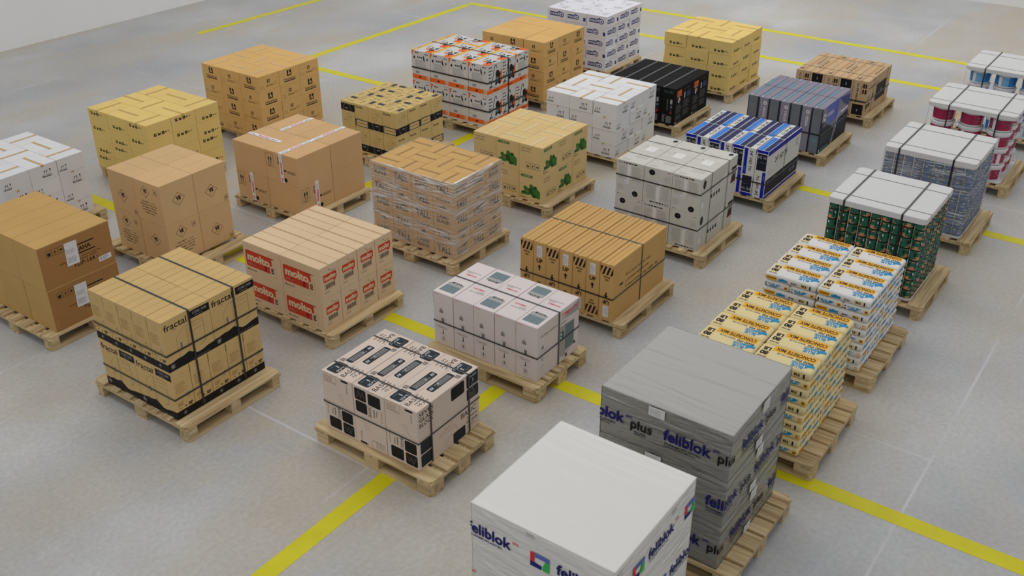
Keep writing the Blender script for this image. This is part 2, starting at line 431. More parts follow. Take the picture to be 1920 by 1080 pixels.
def grid_load(name, cat, short, group, X0, Y0, lb, la, H, nY, nX, nL, mk, kfun=lambda i, j, l: 0, z0=.144, jit=.0015, kids=None, keep=None, nfun=None):
    """nY x nX cartons per layer; mk(w, d, h, i, j, l) gives the mesh; kids(...) gives [(part name, mesh)]"""
    h = H / nL; R = random.Random(name + short + str(X0))
    for l in range(nL):
        ny, nx = nfun(l) if nfun else (nY, nX)
        sx, sy = lb / nx, la / ny
        for i in range(ny):
            for j in range(nx):
                if not (l == nL - 1 or i == 0 or j == 0 or FILL): continue
                k = kfun(i, j, l); w, d = (sx, sy) if k % 2 == 0 else (sy, sx)
                o = inst(name, mk(w, d, h, i, j, l), (X0 + (j + .5) * sx + R.uniform(-jit, jit), Y0 + (i + .5) * sy + R.uniform(-jit, jit), z0 + l * h), k * PI / 2)
                tag(o, f'{short}, {layer_word(l, nL)}{where(i, j, ny, nx)}', cat, group)
                if kids:
                    for nm, me in kids(w, d, h, i, j, l): inst(nm, me, (0, 0, 0), 0, o)
_MC = {}
def cached(fn):
    def g(w, d, h, *a):
        k = (fn.__name__, round(w, 3), round(d, 3), round(h, 3), a)
        if k not in _MC: _MC[k] = fn(w, d, h, *a)
        return _MC[k]
    return g

# ================================================================== the loads
# X0, Y0: near corner; lb: extent along x (right face); la: extent along y (left face); H: height above the deck
G = .004
def icon_row(a, x, y, s, m, kinds='augmd', fr=False, step=1.35):
    for n, k in enumerate(kinds):
        xx = x + n * s * step + s / 2
        if fr: a.frame(x + n * s * step, y, s, s * 1.25, s * .05, m)
        yy = y + (s * .2 if fr else 0); q = s * (.62 if fr else 1)
        if k == 'a': a.arrow(xx - q * .25, yy, q * .42, q, m).arrow(xx + q * .25, yy, q * .42, q, m)
        elif k == 'g': a.glass(xx, yy, q * .6, q, m)
        elif k == 'u': a.umb(xx, yy, q, q, m)
        elif k == 'm': a.rect(xx - q * .4, yy, q * .8, q * .28, m).rect(xx - q * .4, yy + q * .36, q * .8, q * .28, m).arrow(xx, yy + q * .7, q * .4, q * .3, m)
        elif k == 'b': a.rect(xx - q * .5, yy, q, q, m)
    return a

# ---- 1 computer case cartons
C1 = card('card_straw', (210, 178, 120))
def fr_wide(w, h):
    a = Art(w - G, h); W_ = w - G
    a.poly([(0, .0), (W_, 0), (W_, .07), (W_ * .86, .065), (W_ * .72, .05), (W_ * .62, .05), (W_ * .45, .10), (W_ * .33, .085), (W_ * .2, .085), (W_ * .1, .075), (0, .075)], K)
    for k in range(4):
        an = k * PI / 4; a.line((W_ * .09 - .026 * math.cos(an), .04 - .026 * math.sin(an)), (W_ * .09 + .026 * math.cos(an), .04 + .026 * math.sin(an)), .004, LG)
    a.e += .2; a.bars(W_ * .5, .012, W_ * .45, .008, 1, GY, 3)
    a.rect(W_ * .58, h - .088, W_ * .42, .066, K); a.text('CORE 3300', W_ * .64, h - .058, .022, LG, w=W_ * .3); a.bars(W_ * .68, h - .076, W_ * .2, .007, 1, LG, 2)
    a.text('fractal', .018, h - .09, .056, K, w=W_ * .47, bold=.012); a.text('design', W_ * .19, h - .106, .012, GY, bold=0)
    t = .0018
    a.path([(W_ * .25, h - .19), (W_ * .42, h - .12), (W_ * .5, h - .12)], t, TANI); a.path([(W_ * .25, h - .19), (W_ * .26, h - .36), (W_ * .3, h - .37)], t, TANI)
    a.path([(W_ * .5, h - .12), (W_ * .49, h - .36)], t, GY); a.path([(W_ * .47, h - .12), (W_ * .46, h - .36)], t, TANI)
    a.path([(W_ * .56, h - .12), (W_ * .83, h - .12), (W_ * .82, h - .33), (W_ * .7, h - .35)], t, K); a.path([(W_ * .57, h - .15), (W_ * .8, h - .15)], t, TANI); a.path([(W_ * .57, h - .19), (W_ * .8, h - .19)], t, TANI)
    a.rect(W_ * .31, h - .29, .016, .05, GY)
    return a
def fr_narrow(w, h):
    a = Art(w - G, h); W_ = w - G
    a.rect(0, 0, W_, .07, K); a.bars(W_ * .12, h - .22, W_ * .62, .10, 9, TANI, 4, .3)
    a.ring(W_ * .58, h - .07, .018, .001, TANI)
    a.loop([(W_ * .62, h - .27), (W_ * .74, h - .245), (W_ * .84, h - .265), (W_ * .72, h - .29)], .002, K)
    a.bars(W_ * .12, .115, W_ * .35, .035, 3, TANI, 5, .5); a.text('CE', W_ * .16, .085, .014, K); a.disc(W_ * .5, .092, .007, K); a.bars(W_ * .66, .083, W_ * .26, .03, 2, K, 6, .7)
    for k in range(3):
        an = k * PI / 3 + .5; a.line((W_ * .42 - .018 * math.cos(an), .035 - .018 * math.sin(an)), (W_ * .42 + .018 * math.cos(an), .035 + .018 * math.sin(an)), .003, LG)
    return a
@cached
def fr_box(w, d, h):   # long side along local x
    return box_mesh('computer_case_carton', w, d, h, C1, {'FB': fr_wide(w, h), 'LR': fr_narrow(d, h)}, 'x')
X0, Y0, lb, la, H = 3.828, 5.995, .920, .914, .898
pallet(X0 + lb / 2, Y0 + la / 2, 1.0, 1.2, 'x', 'wooden pallet under the straw coloured black banded computer case cartons', 7)
grid_load('computer_case_carton', 'box', 'straw carton with black bottom band', 'computer case cartons', X0, Y0, lb, la, H / 2, 5, 2, 1, lambda w, d, h, i, j, l: fr_box(w, d, h), z0=.144 + H / 2)
for o in [o for o in COL.objects if o.get('group') == 'computer case cartons']: o['label'] = o['label'].replace('band, ', 'band, top layer, ')
h = H / 2
for (i, j) in [(0, 0), (0, 1), (0, 2), (0, 3), (0, 4), (1, 0), (1, 4), (1, 1), (1, 2), (1, 3)]:
    o = inst('computer_case_carton', fr_box(la / 2, lb / 5, h), (X0 + (j + .5) * lb / 5, Y0 + (i + .5) * la / 2, .144), -PI / 2)
    tag(o, 'straw carton with black bottom band, bottom layer, ' + where(i, j, 2, 5), 'box', 'computer case cartons')
straps(X0, Y0, lb, la, .144, .144 + H, 'straw computer case cartons', vx=(.28, .76), hz=(.335, .745), wv=.018, wh=.015)

# ---- 2 red labelled cartons
C2 = card('card_pale', (223, 196, 160))
def mo_wide(w, h):
    a = Art(w - G, h); a.rrect(.028, .075, .35, .17, RED, .022); a.poly([(.3, .075), (.4, .075), (.4, .13), (.378, .14), (.3, .14)], RED)
    a.text('molto', .05, .145, .078, CREAM, w=.30, bold=.05); a.bars(.05, .10, .14, .022, 2, CREAM, 3, .2); a.text('MOLTO', .11, .108, .012, K, w=.07, bold=.02)
    a.bars(.27, .085, .045, .055, 4, K, 8, .55); a.rrect(.345, .045, .075, .115, C2, .01); a.ring(.382, .1, .001, .001, TANI)
    a.frame(.345, .045, .075, .115, .0016, TANI); a.bars(.362, .085, .04, .06, 3, K, 9, .7)
    a.bars(.355, .235, .06, .01, 1, K, 4, .8); a.text('Mucchi lli', .035, .035, .018, K, w=.12, bold=.01)
    return a
def mo_nar(w, h):
    a = Art(w - G, h); a.rrect(.04, .165, .165, .075, RED, .012); a.rect(.16, .15, .03, .03, RED); a.text('molto', .052, .182, .046, CREAM, w=.14, bold=.045)
    a.frame(.055, .09, .13, .055, .0016, K); a.barcode(.062, .097, .116, .042, K, 4); a.bars(.04, .06, .08, .012, 1, K, 2, .4); a.bars(.13, .255, .07, .008, 1, K, 4); a.rect(.115, .27, .012, .012, TANI)
    return a
@cached
def mo_box(w, d, h): return box_mesh('red_label_carton', w, d, h, C2, {'LR': mo_wide(d, h), 'FB': mo_nar(w, h)}, None)
@cached
def mo_tape(w, d, h):
    mb = MB(); mb.box(-.006, .006, -d / 2 + .0005, d / 2 - .0005, h, h + .0012, card('tape_tan', (204, 172, 128)), 0); mb.box(-.0009, .0009, -d / 2, d / 2, h, h + .0022, TANI); return mb.mesh('tape')
X0, Y0, lb, la, H = 5.458, 5.980, .966, 1.0, .650
pallet(X0 + lb / 2, Y0 + la / 2, 1.0, 1.2, 'x', 'wooden pallet under the cartons with red labels', 7)
grid_load('red_label_carton', 'box', 'carton with red label', 'red labelled cartons', X0, Y0, lb, la, H, 2, 4, 2, lambda w, d, h, i, j, l: mo_box(w, d, h), kids=lambda w, d, h, i, j, l: [('tape', mo_tape(w, d, h))])

# ---- 3 glass block cartons
C3 = card('card_pink_white', (222, 204, 190))
def gb_top(w, h):
    a = Art(w - G, h); W_ = w - G; n = h / 2   # two flaps, each printed upside down to the other
    for r in (0, 1):
        b = Art(W_, h)
        b.rrect(.025, n + .018, .14, n - .045, SLATE, .02)
        b.text('CLASS', .15, n + .048, .022, W, rot=180, w=.1); b.text('1', .105, n + .098, .036, W, rot=180, bold=.03); b.bars(.05, n + .108, .06, .01, 1, STEEL, 3)
        b.bars(.18, n + .095, .05, .045, 6, SLATE, 7, .6)
        b.rrect(.2, n + .025, .27, .068, SLATE, .014); b.bars(.225, n + .035, .18, .05, 7, LG, 4, .5); b.text('AV', .42, n + .045, .028, W, w=.04, bold=.02); b.disc(.36, n + .055, .006, W)
        b.text('BASIC', .025, n - .06, .044, K, w=.155); b.text('verablok', .065, n - .088, .016, K, w=.11, bold=.01); b.text('10 pcs', .07, n - .126, .026, K, w=.105)
        if r: b = b.rotated()
        for it in b.it: a.it.append(it)
    # keep each half inside its own flap
    return a
def gb_left(w, h, v):
    a = Art(w - G, h); W_ = w - G
    if v == 0:
        a.bars(W_ * .66, h - .03, .09, .022, 1, K, 5, .8); a.text('SEVES', W_ * .62, h - .03, .02, K, bold=.02)
        a.frame(.02, h - .085, .13, .075, .0015, TANI)
        for k in (1, 2): a.line((.02 + .043 * k, h - .085), (.02 + .043 * k, h - .01), .0015, TANI)
        a.bars(.026, h - .08, .115, .06, 4, TANI, 6, .25); a.text('GLASSWARE', W_ * .8, h - .045, .01, K, rot=-90, w=.08)
        a.path([(.2, .05), (.16, .1), (.2, .11), (.22, .03), (.26, .02)], .0015, TANI)
    else:
        a.rrect(.018, .145, .115, .105, K, .014); a.rrect(.152, .138, .125, .105, K, .014); a.rrect(.022, .035, .115, .1, K, .014)
        a.path([(.03, .16), (.06, .235), (.08, .17), (.1, .23), (.118, .16)], .0022, GY); a.path([(.04, .16), (.07, .225), (.085, .18)], .0015, GY)
        a.text('BASIC', .178, .03, .032, K, rot=90, w=.1); a.text('verablok', .212, .04, .014, K, rot=90, w=.075, bold=.02); a.text('10 pcs', .238, .055, .012, K, rot=90, w=.055, bold=.02)
        a.text('GLASS BLOCKS', .285, .02, .007, K, rot=90, w=.1)
    return a
def gb_right(w, h, v):
    a = Art(w - G, h)
    if v == 0:
        for k, t in enumerate(('SEVES', 'GLASS', 'BLOCK')): a.text(t, .02, h - .06 - .048 * k, .036, K, w=.16, bold=.012)
        a.rrect(.39, .135, .16, .115, K, .016); a.rrect(.578, .145, .145, .115, SLATE, .014); a.rrect(.578, .03, .145, .105, SLATE, .014)
        a.text('CLASS', .61, .225, .018, W, w=.09); a.text('1', .655, .178, .03, W, bold=.02); a.bars(.64, .155, .05, .008, 1, LG); a.text('CE', .64, .105, .016, LG); a.bars(.62, .045, .07, .05, 5, GY, 4, .4)
    else:
        a.rrect(.02, .14, .125, .115, SLATE, .014); a.rrect(.02, .02, .13, .11, SLATE, .014); a.rrect(.4, .0, .15, .1, SLATE, .014)
        a.path([(.22, .15), (.26, .19), (.34, .2), (.44, .17), (.45, .1), (.36, .1), (.3, .06)], .0018, TANI); a.path([(.24, .17), (.33, .165), (.44, .15)], .0018, TANI); a.path([(.3, .22), (.32, .19), (.4, .22)], .0018, TANI)
        a.text('BASIC', .5, .175, .05, K, w=.19); a.text('verablok', .57, .135, .018, K, w=.13, bold=.012); a.text('10 pcs', .57, .09, .03, K, w=.13, bold=.01); a.bars(.57, .055, .14, .02, 2, K, 5, .25)
    return a
@cached
def gb_box(w, d, h, v, t):
    L_ = gb_left(d, h, v); L_ = L_.rotated() if t else L_
    ar = {'L': L_, 'R': L_, 'F': gb_right(w, h, 1 if t else 0), 'B': gb_right(w, h, 0)}
    if not t: ar['T'] = gb_top(w, d)
    return box_mesh('glass_block_carton', w, d, h, C3, ar, 'x')
X0, Y0, lb, la, H = 4.458, 4.021, .734, .957, .539
pallet(X0 + lb / 2 - .02, Y0 + la / 2 - .03, .8, 1.2, 'y', 'wooden pallet under the pale glass block cartons with black squares', 5, wid=[.145, .1, .145, .1, .145])
grid_load('glass_block_carton', 'box', 'pinkish white carton with black squares', 'glass block cartons', X0, Y0, lb, la, H, 3, 1, 2, lambda w, d, h, i, j, l: gb_box(w, d, h, (i % 2) if l else (1 - i % 2), 0 if l else 1))
straps(X0, Y0, lb, la, .144, .144 + H, 'pale glass block cartons', vx=(.2, .82), hz=(.4,), wv=.016, wh=.012)

# ---- 4 radiator cartons
C4 = card('card_white_pink', (226, 216, 214))
def ti_nar(w, h):
    a = Art(w - G, h); a.bars(.012, h - .02, .07, .008, 1, PINK, 3, .5)
    icon_row(a, .06, h - .2, .05, GY, 'm'); a.bars(.045, .17, .12, .01, 1, GY, 5)
    a.arrow(.1, .25, .0, .0, GY); a.rect(.085, .235, .03, .04, GY); a.ring(.1, .255, .035, .0015, LG)
    a.rect(.097, .125, .007, .035, K); a.disc(.1, .122, .008, K); a.bars(.06, .105, .09, .006, 1, LG, 2); a.ring(.1, .065, .022, .0016, K); a.poly([(.105, .085), (.09, .062), (.1, .062), (.095, .045), (.111, .068), (.101, .068)], K); a.bars(.065, .03, .08, .006, 1, LG, 4)
    a.bars(.02, .18, .15, .012, 2, LG, 5)
    return a
def ti_wide(w, h):
    a = Art(w - G, h); W_ = w - G
    a.text('Oil filled radiator', .04, h - .12, .022, SLATE, w=.26, shear=.3); icon_row(a, .06, h - .24, .04, GY, 'm'); a.bars(.03, .26, .16, .01, 1, LG)
    a.rect(.075, .18, .005, .03, K); a.disc(.077, .178, .007, K); a.ring(.077, .12, .014, .0014, K); a.bars(.05, .09, .06, .006, 1, LG)
    a.poly([(W_ * .55, h - .1), (W_, h - .12), (W_, h - .01), (W_ * .68, h - .08)], LG)
    a.text('TIMSON', W_ * .56, h - .075, .036, PINK, w=.25, shear=.35, bold=.012); a.text('radiator', W_ * .55, h - .14, .014, SLATE, w=.1, shear=.3)
    a.rect(W_ * .54, .06, .085, .3, LG); a.rrect(W_ * .545, .06, .06, .13, LG, .01); a.rect(W_ * .545, .22, .055, .09, STEELD); a.disc(W_ * .565, .285, .01, W); a.disc(W_ * .565, .25, .01, W)
    a.poly([(W_ * .66, .09), (W_ * .88, .11), (W_ * .88, h - .18), (W_ * .66, h - .17)], STEEL)
    for k in range(1, 8): x = W_ * (.66 + .22 * k / 8); a.line((x, .1), (x, h - .175), .0022, STEELD)
    a.path([(W_ * .6, .05), (W_ * .72, .06), (W_ * .78, .09), (W_ * .9, .1)], .006, GY); a.disc(W_ * .7, .035, .016, K); a.disc(W_ * .9, .105, .014, K)
    return a
def ti_top(w, h):
    a = Art(w - G, h); W_ = w - G; m = W_ / 2
    a.rrect(.045, .03, .17, h - .06, LG, .01); a.rect(.05, .032, .11, h - .065, STEEL); a.rect(.05, .1, .11, .002, STEELD)
    a.rrect(.17, .045, .05, h - .09, LG, .012)
    for k, q in enumerate('EDL'): a.text(q, .2, h - .06 - .042 * k, .026, SLATE, rot=-90, w=.034, bold=.03)
    a.text('TIMSON', m + .07, h - .055, .022, PINK, rot=-90, w=.12, bold=.02, shear=.2); a.text('radiator', m + .115, h - .04, .012, SLATE, rot=-90, w=.07)
    a.text('portable oil filled electric radiator', m + .135, h - .03, .012, SLATE, rot=-90, w=.155)
    return a
@cached
def ti_box(w, d, h): return box_mesh('radiator_carton', w, d, h, C4, {'LR': ti_nar(d, h), 'FB': ti_wide(w, h), 'T': ti_top(w, d)}, None)
X0, Y0, lb, la, H = 5.927, 3.973, .647, 1.107, .526
pallet(X0 + lb / 2 - .02, Y0 + la / 2 - .02, .8, 1.2, 'y', 'wooden pallet under the white radiator cartons with red print', 5, wid=[.145, .1, .145, .1, .145])
grid_load('radiator_carton', 'box', 'white radiator carton', 'radiator cartons', X0, Y0, lb, la, H, 5, 1, 1, lambda w, d, h, i, j, l: ti_box(w, d, h), kfun=lambda i, j, l: 2 * (i % 2))
straps(X0, Y0, lb, la, .144, .144 + H, 'white radiator cartons', vx=(.5,), hz=(.375,), wv=.016, wh=.013)

# ---- 5 lamp cartons in stretch film
C5 = card('card_brown', (206, 166, 106))
TAPEB = mat('brown_tape', (168, 128, 72), .5, .02)
def ta_face(w, h, v):
    a = Art(w - G, h); W_ = w - G
    if v == 0: a.text('TALL', .045, .045, .075, SLATE, w=W_ * .68, bold=.03); a.bars(.04, .13, W_ * .6, .014, 1, SLATE, 3)
    elif v == 1: a.text('LAMP', .05, .092, .04, SLATE, w=W_ * .6, bold=.02); a.text('BASE', .05, .04, .04, SLATE, w=W_ * .6, bold=.02)
    else: a.text('FRAGILE', .05, .12, .022, SLATE, w=W_ * .64, bold=.02); a.poly([(.08, .05), (.13, .06), (.16, .08), (.15, .055), (.19, .045), (.14, .04)], SLATE)
    return a
@cached
def ta_box(w, d, h, v):
    L_, F_ = ((0, 1), (2, 0), (1, 0), (0, 2))[v]
    return box_mesh('lamp_carton', w, d, h, C5, {'LR': ta_face(d, h, L_), 'FB': ta_face(w, h, F_)}, 'x')
@cached
def ta_tape(w, d, h): return tape_mesh(w, d, h, .026, TAPEB, .02)
def chk(i, j, l): return (i + j + l) % 2
X0, Y0, lb, la, H = 7.251, 5.894, .816, 1.10, .842
pallet(X0 + lb / 2, Y0 + la / 2, 1.0, 1.2, 'x', 'wooden pallet under the film wrapped brown lamp cartons', 7)
grid_load('lamp_carton', 'box', 'film wrapped lamp carton', 'lamp cartons', X0, Y0, lb, la, H, 4, 3, 5, lambda w, d, h, i, j, l: ta_box(w, d, h, l % 4), kfun=chk, kids=lambda w, d, h, i, j, l: [('tape', ta_tape(w, d, h))] if l == 4 else [])
def film_mat(name, amt):
    m, nt, b = newmat(name); N = nt.nodes.new; L = nt.links.new
    b.inputs['Base Color'].default_value = (.86, .87, .88, 1); b.inputs['Roughness'].default_value = .25; b.inputs['Specular IOR Level'].default_value = .6
    tr = N('ShaderNodeBsdfTransparent'); mx = N('ShaderNodeMixShader'); tc = N('ShaderNodeTexCoord')
    def nz(sc, scale, det, dist):
        mp = N('ShaderNodeMapping'); mp.inputs['Scale'].default_value = sc; mp.inputs['Rotation'].default_value = (.09, .12, 0); L(tc.outputs['Object'], mp.inputs['Vector'])
        n = N('ShaderNodeTexNoise'); n.inputs['Scale'].default_value = scale; n.inputs['Detail'].default_value = det; n.inputs['Distortion'].default_value = dist
        L(mp.outputs['Vector'], n.inputs['Vector']); return n.outputs['Fac']
    a = nz((.55, .55, 11), 7, 8, .9); c = nz((.5, .5, 3.4), 1.6, 3, .4)
    r1 = N('ShaderNodeMapRange'); r1.inputs['From Min'].default_value = .46; r1.inputs['From Max'].default_value = .66; L(a, r1.inputs['Value'])
    r2 = N('ShaderNodeMapRange'); r2.inputs['From Min'].default_value = .40; r2.inputs['From Max'].default_value = .62; r2.inputs['To Min'].default_value = .25; L(c, r2.inputs['Value'])
    mu = N('ShaderNodeMath'); mu.operation = 'MULTIPLY'; L(r1.outputs['Result'], mu.inputs[0]); L(r2.outputs['Result'], mu.inputs[1])
    ma = N('ShaderNodeMath'); ma.operation = 'MULTIPLY_ADD'; ma.inputs[1].default_value = amt; ma.inputs[2].default_value = .13; L(mu.outputs[0], ma.inputs[0])
    L(ma.outputs[0], mx.inputs['Fac']); L(tr.outputs[0], mx.inputs[1]); L(b.outputs[0], mx.inputs[2])
    bp = N('ShaderNodeBump'); bp.inputs['Strength'].default_value = .8; bp.inputs['Distance'].default_value = .008; L(a, bp.inputs['Height']); L(bp.outputs['Normal'], b.inputs['Normal'])
    L(mx.outputs[0], nt.nodes['Material Output'].inputs['Surface']); return m
def film(X0, Y0, lb, la, z0, z1, m, label, e=.007, lip=.02):
    """one crumpled film skin round four sides, folded a little over the top edge"""
    mb = MB(); n = 28; ring = []
    cx, cy = X0 + lb / 2, Y0 + la / 2; a, b = lb / 2 + e, la / 2 + e
    for (p, q) in (((-a, -b), (a, -b)), ((a, -b), (a, b)), ((a, b), (-a, b)), ((-a, b), (-a, -b))):
        for k in range(n): t = k / n; ring.append((p[0] + (q[0] - p[0]) * t, p[1] + (q[1] - p[1]) * t))
    rows = 26; V = []; F = []; m_ = len(ring)
    for r in range(rows + 1):
        z = z0 + (z1 + .004 - z0) * r / rows
        for x, y in ring:
            k = noise.noise(Vector((x * 5 + 3, y * 5, z * 26))) * .003
            V.append((x + (k if abs(abs(x) - a) < 1e-6 else 0) * (1 if x > 0 else -1), y + (k if abs(abs(y) - b) < 1e-6 else 0) * (1 if y > 0 else -1), z))
    for x, y in ring: V.append((x * (1 - lip / a), y * (1 - lip / b), z1 + .006))
    for r in range(rows + 1):
        for i in range(m_): F.append((r * m_ + i, r * m_ + (i + 1) % m_, (r + 1) * m_ + (i + 1) % m_, (r + 1) * m_ + i))
    mb.add(V, F, m, True); o = mb.build('stretch_film'); o.location = (cx, cy, 0); tag(o, label, 'plastic wrap'); return o
film(X0, Y0, lb, la, .15, .144 + H, film_mat('film_brown_load', 1.15), 'clear crumpled stretch film round the brown lamp cartons')

# ---- 6 large piano cartons
C6 = card('card_orange_brown', (198, 160, 99))
WT = card('label_white', (226, 226, 230))
def ya_face(w, h):
    a = Art(w - G, h); a.rect(.003, .003, w - G - .006, h - .012, card('card_dark_kraft', (168, 124, 74)))
    icon_row(a, .08, h - .12, .05, KB, 'bgu', True, 1.2)
    for dy in (0, -.085): a.rect(.25, h - .115 + dy, .3, .012, K)
    a.text('YAMAHA', .262, h - .172, .042, K, w=.25, bold=.03)
    a.text('DIGITAL PIANO - PIANO DIGITAL', .18, h - .235, .012, K, w=.42, bold=.02); a.text('PIANO NUMERIQUE - PIANO', .24, h - .258, .012, K, w=.32, bold=.02)
    a.text('YDP-164', .305, h - .31, .042, K, w=.22, bold=.012); a.text('B', .545, h - .3, .022, K)
    a.rect(.33, 0, .1, .09, TAPEB); a.rect(.015, .04, .03, .07, TAPEB)
    return a
@cached
def ya_box(w, d, h): return box_mesh('piano_carton', w, d, h, C6, {'FB': ya_face(w, h)}, 'x')
@cached
def ya_lab(w, d, h):
    a = Art(w, h); a.rect(.25, h - .275, .125, .225, WT, -.03); a.bars(.262, h - .16, .1, .045, 5, GY, 3, .3); a.bars(.265, h - .25, .09, .06, 5, GY, 4, .35)
    mb = MB(); a.e = 5
    for k, it in enumerate(a.it): a.it[k] = (it[0], it[1], it[2], it[3] + 3)
    put(mb, a, 'F', w - G, d - G, h); return mb.mesh('paper_label')
@cached
def ya_lab2(w, d, h):
    a = Art(w, h); a.rect(.56, h - .36, .13, .05, WT, .02); a.bars(.57, h - .345, .1, .032, 3, NAVY, 6, .4); mb = MB()
    for k, it in enumerate(a.it): a.it[k] = (it[0], it[1], it[2], it[3] + 3)
    put(mb, a, 'F', w - G, d - G, h); return mb.mesh('sticker')
X0, Y0, lb, la, H = 4.039, 7.963, .730, 1.138, .848
pallet(X0 + lb / 2 + .03, Y0 + la / 2, 1.0, 1.2, 'x', 'wooden pallet under the large orange brown piano cartons', 7)
grid_load('piano_carton', 'box', 'large piano carton', 'piano cartons', X0, Y0, lb, la, H, 3, 1, 2, lambda w, d, h, i, j, l: ya_box(w, d, h), kids=lambda w, d, h, i, j, l: ([('paper_label', ya_lab(w, d, h))] + ([('sticker', ya_lab2(w, d, h))] if l else [])) if i == 0 else [])
for o in list(COL.objects):
    if o.name.startswith('paper_label'): o['label'] = 'white paper label'
    if o.name.startswith('sticker'): o['label'] = 'white sticker with blue print'

# ---- 7 diamond marked cartons
C7 = card('card_kraft', (215, 180, 132))
def ws_mark(a, x, y, s):
    a.loop([(x - s, y), (x, y - s * .95), (x + s, y), (x, y + s * .95)], .0036, KB)
    a.text('VS', x, y - s * .14, s * .55, KB, al='c', w=s * .8, bold=.07); a.bars(x - s * .25, y - s * .38, s * .5, s * .1, 1, KB)
def ws_face(w, h, v):
    a = Art(w - G, h); W_ = w - G
    if v == 0: ws_mark(a, W_ * .48, h * .42, .075); a.frame(W_ - .06, .02, .045, .055, .002, KB); icon_row(a, W_ - .055, .03, .035, KB, 'a')
    elif v == 1: ws_mark(a, W_ * .5, h * .55, .075)
    else:
        ws_mark(a, W_ * .42, h - .11, .068); a.frame(W_ - .1, h - .11, .045, .055, .002, KB); icon_row(a, W_ - .095, h - .1, .035, KB, 'a')
        for k, (t, q) in enumerate((('VZG-MT1 - r1 A', .2), ('Dimensions: 54 x 40 x 46 cm', .25), ('net Weight: 7,34 KGS', .22), ('Gross Weight: 7,70 Kg', .22), ('Made in China', .15))): a.text(t, W_ * .48, h - .225 - .03 * k, .015, KB, al='c', w=q, bold=.015)
    return a
@cached
def ws_box(w, d, h, v):
    L_, F_ = ((2, 1), (0, 0), (1, 2), (2, 0))[v]
    return box_mesh('kraft_carton', w, d, h, C7, {'LR': ws_face(d, h, L_), 'FB': ws_face(w, h, F_)}, 'x')
X0, Y0, lb, la, H = 5.478, 8.148, .822, .838, .874
pallet(X0 + lb / 2 + .03, Y0 + la / 2, 1.0, 1.2, 'x', 'wooden pallet under the kraft cartons with diamond marks', 7)
def ws_v(i, j, l): return ({(0, 0): 0, (1, 0): 1, (0, 1): 1, (1, 1): 1} if l else {(0, 0): 2, (1, 0): 3, (0, 1): 1, (1, 1): 1})[(i, j)]
grid_load('kraft_carton', 'box', 'kraft carton with diamond mark', 'diamond marked cartons', X0, Y0, lb, la, H, 2, 2, 2, lambda w, d, h, i, j, l: ws_box(w, d, h, ws_v(i, j, l)), kfun=lambda i, j, l: 3 if (i, j, l) == (1, 0, 1) else 0)

# ---- 8 fragile taped cartons
C8 = card('card_tan', (213, 174, 126))
def fg_face(w, h):
    a = Art(w - G, h); W_ = w - G
    a.frame(.02, h - .19, .115, .155, .003, K); a.arrow(.06, h - .15, .028, .09, K); a.arrow(.095, h - .15, .028, .09, K); a.rect(.035, h - .165, .085, .005, K); a.bars(.045, h - .183, .07, .012, 1, K)
    a.bars(W_ / 2 - .055, h - .13, .02, .09, 6, K, 4, .6); a.bars(W_ - .17, h - .21, .15, .035, 3, K, 7, .45); a.rect(W_ / 2 + .035, h - .2, .035, .02, K); a.disc(W_ / 2 + .05, .045, .025, K)
    return a
TAPEW = mat('white_tape', (232, 230, 232), .45)
@cached
def fg_box(w, d, h): return box_mesh('taped_carton', w, d, h, C8, {'LR': fg_face(d, h)}, None)
@cached
def fg_tape(w, d, h, long):
    mb = MB(); t = .0025; x = (w - G) / 2; y = .028
    lo = .004 if long else h - .02
    V = []; P = [(-x - t, lo), (-x - t, h + t), (x + t, h + t), (x + t, lo)]
    for p, q in P: V += [(p, -y, q), (p, y, q)]
    mb.add(V, [(i * 2, i * 2 + 2, i * 2 + 3, i * 2 + 1) for i in range(3)], TAPEW)
    a = Art(w, d); a.text('FRAGILE', w / 2, d / 2 - .012, .026, PINK, w=.19, al='c', bold=.03); a.bars(.02, d / 2 - .008, w / 2 - .14, .014, 1, SLATE, 3, .6); a.bars(w / 2 + .12, d / 2 - .008, w / 2 - .15, .014, 1, SLATE, 5, .6)
    put(mb, a, 'T', w, d, h + t)
    if long:
        b = Art(d, h); b.text('FRAGILE', d / 2 + .012, h / 2 - .07, .026, PINK, rot=90, w=.14, bold=.03); b.bars(d / 2 - .012, h - .09, .024, .06, 4, LG, 5, .4); b.bars(d / 2 - .012, .02, .024, .05, 2, PINK, 6, .6)
        put(mb, b, 'L', w + 2 * t, d, h)
    return mb.mesh('fragile_tape')
X0, Y0, lb, la, H = 7.070, 7.912, 1.02, 1.034, .696
pallet(X0 + lb / 2, Y0 + la / 2, 1.05, 1.2, 'x', 'wooden pallet under the tan cartons with fragile tape', 7)
# tape runs along local x; marks are on the L end
fg_k = {(0, 0, 1): 0, (1, 0, 1): 3, (0, 1, 1): 0, (1, 1, 1): 0, (0, 0, 0): 1, (1, 0, 0): 0, (0, 1, 0): 0, (1, 1, 0): 0}
grid_load('taped_carton', 'box', 'tan carton with fragile tape', 'fragile taped cartons', X0, Y0, lb, la, H, 2, 2, 2, lambda w, d, h, i, j, l: fg_box(w, d, h), kfun=lambda i, j, l: fg_k[(i, j, l)], kids=lambda w, d, h, i, j, l: [('fragile_tape', fg_tape(w, d, h, True))])
for o in list(COL.objects):
    if o.name.startswith('fragile_tape'): o['label'] = 'white tape with red lettering'

